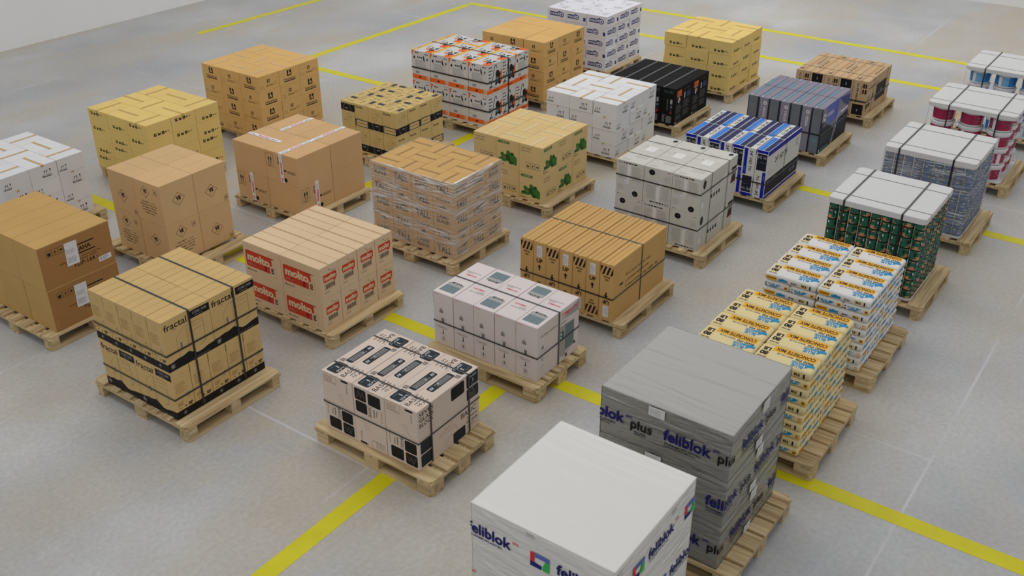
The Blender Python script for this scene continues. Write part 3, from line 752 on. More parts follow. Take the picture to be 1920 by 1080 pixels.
# ---- 9 and 16 yellow cartons with icon rows
C9 = card('card_yellow', (232, 203, 126))
def yp_icons(a, x, y, s, m=KB):
    a.rect(x, y, s, s, m); a.rect(x + s * .3, y + s * .3, s * .18, s * .4, C9); a.rect(x + s * .6, y + s * .55, s * .25, s * .25, C9)
    a.poly([(x + s * 1.6, y), (x + s * 2.6, y), (x + s * 2.6, y + s), (x + s * 2.2, y + s * .5), (x + s * 1.6, y + s)], m)
    a.rect(x + s * 3.1, y, s * 1.05, s, m); a.rect(x + s * 3.5, y + s * .25, s * .14, s * .5, C9); a.disc(x + s * 4.7, y + s * .45, s * .25, m, n=8)
    for k in range(3): a.disc(x + s * (5.3 + .35 * k), y + s * (.3 + .3 * ((k + 1) % 2)), s * .16, m, n=6)
def yp_face(w, h, up):
    a = Art(w - G, h); yp_icons(a, .055 if up else .09, h - .065 if up else .03, .036); return a
@cached
def yp_box(w, d, h, up): return box_mesh('yellow_carton', w, d, h, C9, {'LR': yp_face(d, h, up), 'FB': yp_face(w, h, False)}, 'x')
YT = mat('straw_tape', (202, 166, 88), .45, .02)
@cached
def yp_tape(w, d, h): return tape_mesh(w, d, h, .03, YT, .02)
X0, Y0, lb, la, H = 6.658, 9.939, 1.06, 1.113, .752
pallet(X0 + lb / 2, Y0 + la / 2, 1.0, 1.2, 'x', 'wooden pallet under the left stack of yellow cartons', 7)
grid_load('yellow_carton', 'box', 'yellow carton, left stack', 'yellow cartons of the left stack', X0, Y0, lb, la, H, 3, 3, 4, lambda w, d, h, i, j, l: yp_box(w, d, h, True), kfun=lambda i, j, l: (i + j + (0, 1, 0, 0)[l]) % 2, kids=lambda w, d, h, i, j, l: [('tape', yp_tape(w, d, h))] if l == 3 else [])
X0, Y0, lb, la, H = 13.688, 5.877, 1.078, 1.092, .759
pallet(X0 + lb / 2, Y0 + la / 2, 1.08, 1.2, 'x', 'wooden pallet under the right stack of yellow cartons', 7)
grid_load('yellow_carton', 'box', 'yellow carton, right stack', 'yellow cartons of the right stack', X0, Y0, lb, la, H, 3, 3, 4, lambda w, d, h, i, j, l: yp_box(w, d, h, False), kfun=chk, jit=.008, kids=lambda w, d, h, i, j, l: [('tape', yp_tape(w, d, h))] if l == 3 else [])

# ---- 10 and 18 white fragile cartons
C10 = card('card_white', (226, 225, 226))
TAPET = mat('tan_tape', (202, 170, 112), .45, .02)
def wf_face(w, h, v):
    a = Art(w - G, h); x = w - .135 if v else .06; y = .035; s = 1.0 if v else .8
    for k in range(2): a.arrow(x - .022 * s + .027 * k * s, y + .045 * s, .018 * s, .035 * s, K)
    a.glass(x + .045 * s, y + .045 * s, .022 * s, .035 * s, K); a.text('THIS SIDE UP', x, y + .026 * s, .009 * s, K, w=.1 * s, al='c'); a.text('FRAGILE', x, y, .018 * s, K, w=.11 * s, al='c', bold=.04)
    return a
@cached
def wf_box(w, d, h): return box_mesh('white_carton', w, d, h, C10, {'LR': wf_face(d, h, 1), 'FB': wf_face(w, h, 0)}, 'x')
@cached
def wf_tape(w, d, h): return tape_mesh(w, d, h, .032, TAPET, .018)
X0, Y0, lb, la, H = 4.876, 9.981, .973, 1.044, .703
pallet(X0 + lb / 2 + .05, Y0 + la / 2, 1.08, 1.2, 'x', 'wooden pallet under the white cartons at the left edge', 7)
grid_load('white_carton', 'box', 'white fragile carton, left stack', 'white cartons of the left stack', X0, Y0, lb, la, H, 3, 3, 4, lambda w, d, h, i, j, l: wf_box(w, d, h), kfun=lambda i, j, l: (i + j + l + 1) % 2, kids=lambda w, d, h, i, j, l: [('tape', wf_tape(w, d, h))])
X0, Y0, lb, la, H = 10.554, 5.949, 1.017, 1.037, .703
pallet(X0 + lb / 2, Y0 + la / 2, 1.0, 1.2, 'x', 'wooden pallet under the middle stack of white cartons', 7)
grid_load('white_carton', 'box', 'white fragile carton, middle stack', 'white cartons of the middle stack', X0, Y0, lb, la, H, 3, 3, 4, lambda w, d, h, i, j, l: wf_box(w, d, h), kfun=lambda i, j, l: (i + j + l) % 2, jit=.006, kids=lambda w, d, h, i, j, l: [('tape', wf_tape(w, d, h))])

# ---- 11 and 14 brown cartons with a dark square emblem
C11 = card('card_warm', (222, 180, 114))
TAPEP = mat('pale_tape', (222, 186, 136), .4, .02)
def ni_logo(a, x, y, s, m=KB):
    a.rect(x - s / 2, y, s, s, m); a.poly([(x - s * .1, y + s), (x + s * .08, y + s), (x + s * .02, y + s * .35), (x - s * .3, y + s * .1)], C11); a.disc(x + s * .18, y + s * .35, s * .12, C11, ry=s * .25)
def ni_face(w, h, v):
    a = Art(w - G, h); c = (w - G) / 2
    if v: ni_logo(a, c, h * .5, .078); a.text('Nitsiakos', c, h * .27, .03, KB, al='c', w=.2, bold=.01); a.rect(c - .1, h * .17, .2, .013, KB)
    else: ni_logo(a, c - .01, h * .5, .045); a.text('Nitsiakos', c, h * .33, .016, KB, al='c', w=.115); a.rect(c - .055, h * .28, .12, .005, KB); a.bars(.02, h * .2, .09, .06, 3, TANI, 4, .2); a.bars(c + .06, h * .28, .1, .05, 3, TANI, 5, .2); a.frame(.02, h * .6, .08, .06, .001, TANI)
    return a
@cached
def ni_box(w, d, h): return box_mesh('emblem_carton', w, d, h, C11, {'LR': ni_face(d, h, 1), 'FB': ni_face(w, h, 0)}, 'x')
@cached
def ni_tape(w, d, h): return tape_mesh(w * .8, d, h, .03, TAPEP, -.0018)
X0, Y0, lb, la, H = 8.437, 9.998, 1.069, 1.095, .851
pallet(X0 + lb / 2, Y0 + la / 2, 1.0, 1.2, 'x', 'wooden pallet under the left stack of brown emblem cartons', 7)
grid_load('emblem_carton', 'box', 'brown emblem carton, left stack', 'brown emblem cartons of the left stack', X0, Y0, lb, la, H, 3, 3, 4, lambda w, d, h, i, j, l: ni_box(w, d, h), kfun=lambda i, j, l: (i + j + (0, 1, 1, 0)[l]) % 2, kids=lambda w, d, h, i, j, l: [('tape', ni_tape(w, d, h))] if l == 3 else [])
X0, Y0, lb, la, H = 11.858, 7.902, 1.066, 1.099, .848
pallet(X0 + lb / 2, Y0 + la / 2, 1.08, 1.2, 'x', 'wooden pallet under the right stack of brown emblem cartons', 7)
grid_load('emblem_carton', 'box', 'brown emblem carton, right stack', 'brown emblem cartons of the right stack', X0, Y0, lb, la, H, 3, 3, 4, lambda w, d, h, i, j, l: ni_box(w, d, h), kfun=lambda i, j, l: (i + j + l) % 2, jit=.006)

# ---- 12 cartons with black band and circles
C12 = card('card_yellow_tan', (212, 184, 122))
def sh_face(w, h, v, flip=False):
    a = Art(w - G, h); W_ = w - G; c = W_ / 2
    a.rect(0, .03, W_, .092, K)
    if v: a.frame(.02, .042, W_ - .04, .066, .006, CREAM); a.rect(.03, .046, W_ - .06, .058, C12); a.rect(.05, .074, W_ - .1, .006, K); a.text('Shuttle', .02, h - .05, .03, K, w=.12, bold=.015); a.bars(.02, .128, W_ * .6, .008, 1, K, 2)
    else:
        a.ring(c + .01, .1, .062, .0028, LG, ry=.075); a.ring(c - .015, .2, .042, .0018, K, ry=.045); a.ring(c + .05, .245, .022, .0014, K); a.ring(c + .005, .28, .014, .0014, K)
        a.rect(c - .005, .085, .05, .009, LG); a.bars(c - .04, .195, .05, .01, 1, K, 2); a.bars(c + .03, .245, .04, .01, 1, K, 4)
    return a.rotated() if flip else a
def sh_top(w, h):
    a = Art(w - G, h); W_ = w - G
    a.rect(.1, .022, .1, .06, SLATE); a.bars(.105, .03, .09, .045, 4, GY, 5, .25); a.frame(.01, .022, .09, .06, .004, SLATE); a.rect(.02, .05, .07, .006, SLATE); a.text('Shuttle', .05, h - .07, .022, K, w=.1, bold=.015)
    a.text('Shuttle', W_ - .02, h * .45, .018, K, rot=60, w=.08)
    for k in range(5): a.disc(.03 + .04 * k, .11 + .02 * ((k * 7) % 3), .0035, K, n=6)
    return a
@cached
def sh_box(w, d, h, fl): return box_mesh('banded_carton', w, d, h, C12, {'LR': sh_face(d, h, 1, fl), 'FB': sh_face(w, h, 0, fl), 'T': sh_top(w, d)}, None)
X0, Y0, lb, la, H = 8.875, 8.075, .894, .926, .642
pallet(X0 + lb / 2, Y0 + la / 2, 1.0, 1.2, 'x', 'wooden pallet under the tan cartons with circles and black band', 7)
grid_load('banded_carton', 'box', 'black banded carton', 'cartons with circles and black band', X0, Y0, lb, la, H, 4, 4, 2, lambda w, d, h, i, j, l: sh_box(w, d, h, (i, j, l) == (3, 0, 1)),
          kfun=lambda i, j, l: (0 if (i, j) in ((0, 3), (3, 3)) else (i + min(j, 1)) % 2) if l else (1 if i == 0 or j == 0 else 0) )

# ---- 13 vacuum cleaner cartons
C13 = card('card_grey_white', (212, 210, 208))
def va_info(w, h):
    a = Art(w - G, h); W_ = w - G
    a.rect(0, .03, W_, .062, ORG); a.rect(W_ * .78, .036, .055, .05, CREAM); a.bars(W_ * .8, .045, .04, .03, 3, K, 3); a.disc(W_ * .42, .06, .02, K, ry=.012); a.poly([(0, h), (.04, h), (.012, h - .06), (0, h - .08)], ORG)
    a.bars(.06, h - .035, .06, .02, 1, K, 4, .8); a.bars(W_ * .72, h - .04, .07, .012, 1, K, 5, .9)
    a.disc(.045, h - .1, .014, K, ry=.022)
    for k in range(3): a.rect(.1 + .032 * k, h - .1, .022, .02, K)
    a.poly([(.2, h - .06), (.215, h - .06), (.235, h - .13), (.205, h - .12)], K); a.rect(.265, h - .115, .02, .03, K)
    a.bars(.06, .2, W_ * .7, .11, 8, GY, 6, .28); a.rect(.06, .105, .13, .045, C13); a.barcode(.065, .11, .06, .03, K, 5)
    return a
def va_pic(w, h):
    a = Art(w - G, h); W_ = w - G
    a.rect(0, .03, W_, .055, ORG); a.text('TORCON', W_ * .4, .045, .02, K, w=.12, bold=.04); a.rect(.02, .09, .05, .022, ORG); a.text('CV30D', .08, .092, .022, K, w=.1, bold=-.01)
    a.poly([(W_, .14), (W_, .34), (W_ - .06, .24), (W_ - .05, .14)], ORG)
    for k in range(5): a.bars(.02, h - .05 - .045 * k, .09, .016, 1, K, 9 + k, .9)
    a.path([(.06, .13), (.12, .26), (.155, .39), (.185, .40), (.2, .35)], .012, K); a.rect(.03, .115, .07, .016, K)
    a.disc(.215, .27, .042, K, ry=.055); a.poly([(.165, .14), (.27, .14), (.255, .24), (.175, .24)], SLATE); a.rrect(.18, .165, .055, .06, STEEL, .01); a.disc(.18, .14, .02, K); a.disc(.265, .14, .024, K); a.poly([(.255, .2), (.29, .26), (.27, .3), (.25, .25)], KB)
    return a
def va_top(w, h):
    a = Art(w - G, h); W_ = w - G; 
    a.poly([(0, 0), (.15, 0), (.08, .11), (0, .09)], ORG); a.rect(0, h - .052, W_, .045, YEL); a.text('MOTOR', W_ * .3, h - .04, .02, K, w=.1, bold=.03)
    a.path([(.06, .05), (.15, .13), (.21, .1), (.26, .16)], .013, K); a.disc(.14, .07, .035, K); a.disc(.22, .05, .026, SLATE); a.poly([(.1, .14), (.16, .2), (.17, .1)], ORG); a.rect(.2, .2, .1, .012, K); a.rect(.16, .03, .12, .01, K); a.poly([(W_ * .5, h * .33), (W_ * .7, h * .3), (W_ * .62, h * .55)], STEELD)
    for k in range(5): a.disc(.05 + .055 * k, h - .075, .006, K, n=6)
    return a
@cached
def va_box(w, d, h): return box_mesh('vacuum_cleaner_carton', w, d, h, C13, {'LR': va_info(d, h), 'FB': va_pic(w, h), 'T': va_top(w, d)}, None)
X0, Y0, lb, la, H = 10.519, 7.902, .951, 1.314, .858
pallet(X0 + lb / 2 - .02, Y0 + la / 2, 1.0, 1.25, 'x', 'wooden pallet under the white and orange vacuum cleaner cartons', 7)
grid_load('vacuum_cleaner_carton', 'box', 'white and orange vacuum carton', 'vacuum cleaner cartons', X0, Y0, lb, la, H, 4, 3, 2, lambda w, d, h, i, j, l: va_box(w, d, h), kfun=lambda i, j, l: 1 if (i, j, l) in ((0, 2, 1), (2, 2, 1)) else 0)
straps(X0, Y0, lb, la, .144, .144 + H, 'vacuum cleaner cartons', vx=(.49,), hz=(.37, .76), wv=.02, wh=.02)

# ---- 15 white and blue cartons
C15 = card('card_bluish_white', (226, 226, 232))
def po_face(w, h, v):
    a = Art(w - G, h); W_ = w - G; x = .05 if v else .02; sc = .25 if v else .2
    a.rrect(x - .008, .055, sc * .72, .062, NAVY, .02); a.disc(x + sc * .84, .085, sc * .19, NAVY, ry=.04); a.rrect(x + sc * .6, .07, .04, .065, NAVY, .01)
    a.text('PONZA', x, .07, .034, C15, w=sc * .68, bold=.03); a.disc(x + sc * .84, .085, sc * .13, C15, ry=.028); a.disc(x + sc * .84, .083, sc * .06, NAVY, ry=.014); a.text('f', x + sc * .62, .075, .046, C15, bold=.02)
    if not v: a.rect(W_ - .055, .045, .042, .055, NAVY); a.rect(W_ - .04, .05, .006, .045, MIDBLUE)
    return a
def po_top(w, h):
    a = Art(w - G, h); a.bars(.08, .08, .2, .1, 3, GY, 3, .3); a.text('Antonia', .1, .22, .03, LG, w=.16); a.bars(.26, .26, .06, .05, 4, NAVY, 5, .35); return a
@cached
def po_box(w, d, h): return box_mesh('lettered_carton', w, d, h, C15, {'LR': po_face(d, h, 1), 'FB': po_face(w, h, 0), 'T': po_top(w, d)}, None)
X0, Y0, lb, la, H = 13.552, 7.895, 1.083, 1.09, .854
pallet(X0 + lb / 2, Y0 + la / 2, 1.09, 1.2, 'x', 'wooden pallet under the white cartons with blue lettering', 7)
grid_load('lettered_carton', 'box', 'white carton with blue lettering', 'white cartons with blue lettering', X0, Y0, lb, la, H, 3, 3, 5, lambda w, d, h, i, j, l: po_box(w, d, h), kfun=lambda i, j, l: (i + j + l) % 2, jit=.006)

# ---- 17 black computer cartons
C17 = card('card_black', (17, 16, 17))
def bk_front(w, h):
    a = Art(w - G, h); W_ = w - G; a.text('N-90', .035, h - .075, .045, STEELD, w=.13, bold=-.01)
    a.rect(W_ * .42, .2, .005, .16, LG); a.poly([(W_ * .6, .16), (W_ * .8, .18), (W_ * .82, .38), (W_ * .62, .36)], SLATE); a.rect(W_ * .64, .3, .03, .06, LG); a.rect(W_ * .66, .25, .03, .02, STEEL); a.disc(W_ * .72, .175, .02, ink('dark_red', (150, 30, 36)), n=9)
    a.bars(.02, .03, .05, .1, 7, LG, 4, .4); a.bars(W_ * .4, .03, .09, .1, 9, LG, 6, .45); a.bars(.02, .135, .08, .008, 1, LG)
    return a
def bk_side(w, h):
    a = Art(w - G, h); W_ = w - G
    a.rect(.05, h - .12, .125, .075, ORG); a.bars(.055, h - .112, .11, .055, 4, KB, 3, .4); a.rect(.05, h - .13, .125, .007, LG)
    a.disc(.11, h - .175, .055, SLATE, ry=.045); a.poly([(.09, h - .22), (.12, h - .22), (.125, h - .15), (.105, h - .14)], W); a.disc(.145, h - .18, .015, ORG)
    a.rrect(.255, h - .19, .035, .085, LG, .012); a.rect(.335, h - .185, .12, .085, DKBLUE); a.bars(.345, h - .18, .1, .07, 3, MIDBLUE, 4, .35)
    a.bars(.04, .16, .17, .12, 9, GY, 5, .3); a.bars(.04, .06, .17, .08, 6, GY, 6, .3); a.bars(.245, .19, .2, .12, 9, GY, 7, .3); a.bars(.245, .08, .2, .09, 6, GY, 8, .3)
    a.rect(.03, .012, .03, .03, LG); a.bars(.08, .018, .16, .014, 1, GY, 2, .5); a.bars(.25, h - .06, .18, .01, 1, GY, 3, .4)
    return a
@cached
def bk_box(w, d, h): return box_mesh('black_carton', w, d, h, C17, {'LR': bk_front(d, h), 'FB': bk_side(w, h)}, None)
TAPEG = mat('grey_tape', (92, 92, 94), .4)
@cached
def bk_tape(w, d, h):
    mb = MB(); mb.box(-w / 2 + .001, w / 2 - .001, d / 2 - .03, d / 2 - .006, h, h + .0012, TAPEG); return mb.mesh('tape')
X0, Y0, lb, la, H = 12.033, 5.897, .998, 1.033, .516
pallet(X0 + lb / 2, Y0 + la / 2, 1.02, 1.2, 'x', 'wooden pallet under the black cartons with orange labels', 7)
grid_load('black_carton', 'box', 'black carton', 'black cartons with orange labels', X0, Y0, lb, la, H, 5, 2, 1, lambda w, d, h, i, j, l: bk_box(w, d, h), kids=lambda w, d, h, i, j, l: [('tape', bk_tape(w, d, h))])

# ---- 19 toy cartons with green print
C19 = card('card_cream_tan', (220, 192, 134))
def me_bear(w, h):
    a = Art(w - G, h); W_ = w - G
    a.text('Little bear', .03, h - .055, .028, KB, w=.13, shear=.25, bold=-.01); a.text('MADE IN HONG KONG', .03, h - .085, .012, KB, w=.13, bold=.01)
    x = W_ - .225 if W_ > .3 else .08
    icon_row(a, x, .06, .055, K, 'mgu', True, 1.2); return a
def me_frog(w, h):
    a = Art(w - G, h); W_ = w - G
    a.text('MEDIUM', .025, h - .055, .034, GRN, w=.16, bold=.045, shear=.12)
    for x, y, rx, ry, m in ((.12, .11, .05, .045, GRN), (.19, .13, .06, .055, DGRN), (.245, .115, .05, .05, GRN), (.09, .15, .03, .025, GRN), (.17, .185, .028, .025, GRN), (.225, .175, .025, .022, DGRN), (.265, .075, .03, .028, GRN), (.06, .09, .03, .018, DGRN), (.21, .07, .035, .02, DGRN), (.1, .135, .018, .012, GRN)): a.disc(min(x, W_ - rx), y, rx, m, ry=ry, n=12)
    a.disc(.12, .115, .018, TANI, ry=.014); a.disc(.235, .125, .012, GRN); a.disc(.2, .15, .016, GRN); a.bars(.02, .025, .1, .02, 1, TANI, 3, .8); a.path([(.02, .06), (.06, .075), (.1, .07)], .012, GRN)
    return a
@cached
def me_box(w, d, h): return box_mesh('toy_carton', w, d, h, C19, {'LR': me_bear(d, h), 'FB': me_frog(w, h)}, 'x')
TAPEC = mat('clear_tape', (226, 202, 150), .25, .02)
@cached
def me_tape(w, d, h): return tape_mesh(w, d, h, .036, TAPEC, .02)
X0, Y0, lb, la, H = 8.900, 5.933, .957, .973, .678
pallet(X0 + lb / 2, Y0 + la / 2, 1.03, 1.2, 'x', 'wooden pallet under the cartons with green print', 7)
grid_load('toy_carton', 'box', 'tan carton with green print', 'toy cartons with green print', X0, Y0, lb, la, H, 3, 3, 2, lambda w, d, h, i, j, l: me_box(w, d, h), kfun=lambda i, j, l: (i + j + (1 - l)) % 2, kids=lambda w, d, h, i, j, l: [('tape', me_tape(w, d, h))])

# ---- 20 flat upright cartons marked UP
C20 = card('card_ochre', (206, 166, 104))
def up_nar(w, h, v):
    """v: striped end on top, white label end at the bottom"""
    a = Art(w - G, h); W_ = w - G
    b = Art(W_, h)
    b.rect(.04, h - .155, .058, .115, WT); b.bars(.045, h - .14, .048, .085, 7, GY, 3, .3); b.text('UP', W_ / 2, h - .215, .04, KB, al='c', bold=.04); b.arrow(W_ / 2, h - .295, .045, .06, KB)
    # hazard stripes at the other end
    x0, x1, y0, y1 = .006, W_ - .006, .03, .115
    for k in range(4):
        x = x0 - .02 + k * .042; pts = [(x, y0), (x + .022, y0), (x + .052, y1), (x + .03, y1)]
        pl = clip_half(pts, 0, x0, 1)
        if len(pl) > 2: pl = clip_half(pl, 0, x1, -1)
        if len(pl) > 2: b.poly(pl, KB)
    b.text('FRAGILE', W_ / 2, .13, .017, KB, al='c', w=.07, bold=.03); b.text('VERY', W_ / 2, .158, .017, KB, al='c', w=.045, bold=.03)
    return b.rotated() if v else b
def up_wide(w, h):
    a = Art(w - G, h)
    for k, t in enumerate(('to carry vertical only', 'protect against wet', 'always sideways, max. weight 15kg')): a.text(t, .27, h - .2 - .062 * k, .027, KB, w=(.42, .4, .58)[k], bold=.01)
    a.rect(.13, h - .26, .05, .02, KB); a.rrect(.115, h - .26, .03, .02, KB, .009)
    for k in range(3): a.rect(.235, h - .2 - .062 * k, .012, .028 if k != 1 else .01, KB)
    return a
@cached
def up_box(w, d, h, v):
    mb = MB(); w2, d2 = w - G, d - G; g = .0014
    mb.box(-w2 / 2, w2 / 2, -d2 / 2, d2 / 2, 0, h - .012, C20, .003)
    # three ridged slats of folded board on top
    for y0, y1, t in ((-d2 / 2, -d2 / 6 - g, 0), (-d2 / 6 + g, d2 / 6, -.004), (d2 / 6 + g, d2 / 2 - .004, -.001)): mb.box(-w2 / 2, w2 / 2, y0, y1, h - .013, h + t, C20, .004)
    nr = up_nar(d, h, v)
    put(mb, nr, 'L', w2, d2, h); put(mb, nr, 'R', w2, d2, h); put(mb, up_wide(w, h), 'F', w2, d2, h); return mb.mesh('slim_carton')
X0, Y0, lb, la, H = 7.118, 3.956, 1.002, 1.028, .594
pallet(X0 + lb / 2 + .02, Y0 + la / 2 - .03, 1.04, 1.2, 'x', 'wooden pallet under the striped upright cartons marked with arrows', 7)
grid_load('slim_carton', 'box', 'slim carton marked UP', 'slim upright cartons with arrows', X0, Y0, lb, la, H, 7, 1, 1, lambda w, d, h, i, j, l: up_box(w, d, h, (i + 1) % 2))
straps(X0, Y0, lb, la, .144, .144 + H, 'slim upright cartons', vx=(.52,), hz=(.385,), wv=.014, wh=.014)

# ---- 21 white coffee machine cartons
C21 = card('card_warm_white', (208, 206, 198))
def co_nar(w, h):
    a = Art(w - G, h); W_ = w - G
    a.rect(.02, h - .035, .05, .02, LG); a.bars(.08, h - .03, .2, .018, 1, K, 3, .7); a.bars(.03, .2, .09, .15, 14, LG, 4, .4); a.bars(.19, .2, .12, .16, 14, LG, 5, .5); a.rect(.135, .2, .035, .17, W)
    a.disc(.13, .17, .026, W); a.bars(.112, .155, .036, .03, 3, BLUE, 3, .3); a.ring(.27, .11, .011, .004, W)
    a.disc(W_ * .72, .055, .035, K, ry=.032); a.bars(.02, .07, .08, .07, 6, LG, 7, .3); a.bars(W_ * .69, .05, .02, .006, 1, LG); a.bars(.02, .02, .05, .01, 1, K, 5)
    return a
def co_wide(w, h):
    a = Art(w - G, h); W_ = w - G
    a.disc(.08, h - .08, .034, K, ry=.05); a.bars(.06, h - .085, .04, .01, 1, LG, 3)
    a.rect(W_ - .13, h - .15, .12, .035, KB); a.rect(W_ - .13, h - .3, .115, .14, LG); a.rect(W_ - .13, h - .3, .115, .03, WINE); a.poly([(W_ - .125, h - .27), (W_ - .1, h - .19), (W_ - .09, h - .23), (W_ - .07, h - .17), (W_ - .05, h - .22), (W_ - .02, h - .17), (W_ - .018, h - .27)], KB); a.bars(W_ - .06, h - .33, .05, .01, 1, K, 4)
    for k in range(4): a.disc(.27 + .06 * k, .13, .018, SLATE, ry=.024)
    a.disc(.53, .17, .018, W); a.disc(.66, h - .16, .011, DKBLUE, ry=.022); a.rect(.04, .06, .05, .07, W); a.rect(.055, .16, .008, .05, W); a.rect(.075, .155, .008, .05, W)
    a.path([(.34, h - .06), (.38, h - .13), (.46, h - .16), (.48, h - .05)], .002, LG); a.poly([(.48, h - .2), (.6, h - .1), (.6, h - .2)], W)
    return a
def co_top(w, h):
    a = Art(w - G, h); W_ = w - G
    a.rrect(.38, .1, .13, .11, W, .012); a.disc(.445, .15, .012, CREAM); a.disc(.5, .235, .006, K); a.bars(.14, .06, .12, .14, 9, LG, 5, .3); a.ring(.66, .15, .018, .002, LG); a.rect(.33, .0, .002, h, LG); a.rect(.2, .12, .0, .0, LG); a.bars(.03, .2, .05, .09, 6, LG, 4, .3)
    a.disc(W_ - .07, .05, .035, SLATE, ry=.026); a.rect(W_ * .55, .0, .0018, h, LG); a.bars(.6, .12, .1, .12, 8, LG, 9, .3)
    return a
@cached
def co_box(w, d, h, v): return box_mesh('appliance_carton', w, d, h, C21, {'LR': co_nar(d, h).rotated() if v else co_nar(d, h), 'FB': co_wide(w, h), 'T': co_top(w, d)}, None)
X0, Y0, lb, la, H = 8.857, 3.972, .864, .991, .810
pallet(X0 + lb / 2, Y0 + la / 2 - .02, 1.0, 1.2, 'x', 'wooden pallet under the white cartons with black discs', 7)
grid_load('appliance_carton', 'box', 'white carton with black discs', 'white cartons with black discs', X0, Y0, lb, la, H, 3, 1, 2, lambda w, d, h, i, j, l: co_box(w, d, h, 1 if (i, l) in ((0, 0), (2, 0), (1, 1)) else 0))
straps(X0, Y0, lb, la, .144, .144 + H, 'white black disc cartons', vx=(.28, .74), hz=(.385, .785), wv=.008, wh=.014)

# ---- 22 television cartons, blue and white
C22 = card('card_blue_white', (214, 214, 210))
def t4_nar(w, h, v):
    a = Art(w - G, h); W_ = w - G
    b = Art(W_, h)
    b.rect(.006, .0, W_ - .012, .035, ROYAL); b.rect(.012, .045, .118, .2, DKBLUE); b.text('24', .1, .07, .035, LG, al='c', w=.05, bold=.02); b.bars(.02, .075, .05, .03, 2, LG, 4, .5); b.bars(.02, .14, .1, .02, 2, GY, 5, .3)
    b.rect(.008, .26, .04, h - .27, ROYAL); b.text('24" HD TV', .075, h - .03, .034, K, rot=-90, w=.25, bold=.02); b.bars(.01, .3, .035, .06, 5, MIDBLUE, 6, .4)
    return b.rotated() if v else b
def t4_wide(w, h):
    a = Art(w - G, h); W_ = w - G
    a.rect(0, h - .06, W_, .06, ROYAL); a.text('24" HD TV', W_ * .22, h - .2, .07, K, w=.37, bold=.015)
    a.bars(W_ - .15, h - .19, .1, .1, 6, GY, 4, .4); a.rect(0, .045, W_, .185, DKBLUE); a.rect(0, 0, W_, .03, ROYAL)
    a.bars(.03, .2, .08, .012, 1, LG, 4, .5); a.bars(.22, .2, .1, .012, 1, LG, 5, .5); a.bars(.5, .19, .1, .014, 1, LG, 5, .5); a.text('24', W_ - .14, .1, .04, LG, w=.05, bold=.01); a.bars(W_ - .25, .1, .08, .04, 3, LG, 5, .4); a.bars(.05, h - .3, .2, .04, 2, LG, 8, .2)
    return a
def t4_top(w, h, v):
    a = Art(w - G, h); W_ = w - G; m = W_ * .47; H_ = h - .002
    b = Art(W_, h)
    def blue(x0, x1, y0, y1): b.rect(x0, y0, x1 - x0, y1 - y0, BLUE); b.bars(x0 + .04, y0 + .012, x1 - x0 - .06, .03, 2, TEAL, 7, .35)
    def dark(x0, x1, y0, y1): b.rect(x0, y0, x1 - x0, y1 - y0, DKBLUE); b.rect(x0, (y0 + y1) / 2 - .006, x1 - x0, .01, ROYAL); b.bars(x0 + .25, y0 + .01, .15, .012, 1, MIDBLUE, 3)
    if v:
        blue(.012, m, .072, H_ - .012); dark(.012, m, .008, .066); dark(m + .01, W_, .012, .072); b.text('24" HD TV', W_ - .07, .12, .038, K, rot=180, w=.3, bold=.02)
    else:
        dark(.012, m, .075, H_ - .008); b.text('24" HD TV', m - .05, .06, .038, K, rot=180, w=.3, bold=.02); blue(m + .01, W_, .008, .07); dark(m + .01, W_, .078, H_ - .008)
    return b
@cached
def t4_box(w, d, h, v): return box_mesh('television_carton', w, d, h, C22, {'LR': t4_nar(d, h, v), 'FB': t4_wide(w, h), 'T': t4_top(w, d, v)}, None)
X0, Y0, lb, la, H = 10.494, 3.927, .984, 1.048, .587
pallet(X0 + lb / 2 + .03, Y0 + la / 2 - .03, 1.05, 1.2, 'x', 'wooden pallet under the blue and white television cartons', 7)
grid_load('television_carton', 'box', 'blue and white television carton', 'blue and white television cartons', X0, Y0, lb, la, H, 7, 1, 1, lambda w, d, h, i, j, l: t4_box(w, d, h, (i + 1) % 2))
straps(X0, Y0, lb, la, .144, .144 + H, 'blue television cartons', vx=(.53,), hz=(.33,), wv=.009, wh=.016)

# ---- 23 grey and violet chair cartons
C23 = card('card_mauve_grey', (140, 136, 150))
def vg_nar(w, h, v):
    a = Art(w - G, h); W_ = w - G; b = Art(W_, h)
    if v: b.rect(0, 0, .012, h, SLATE); b.rect(W_ - .01, 0, .01, h, SLATE); b.disc(W_ * .62, h - .07, .024, W); b.disc(W_ * .62, h - .07, .012, C23); b.text('VEGA', W_ * .5, h - .11, .034, W, rot=-90, w=.15, bold=.015); b.text('GAMING', W_ * .26, h - .06, .02, LG, rot=-90, w=.12)
    else: b.rect(0, 0, W_, h, ink('dusk_grey', (112, 114, 122))); b.bars(.025, .04, W_ - .05, h * .5, 14, TEAL, 6, .2); b.bars(.02, .36, W_ - .04, .15, 6, LG, 4, .08); b.rect(W_ - .012, 0, .012, h, SLATE); b.rect(0, 0, .01, h, SLATE); b.text('AZUL', .04, .16, .03, TEAL, w=.08, bold=.03)
    return b
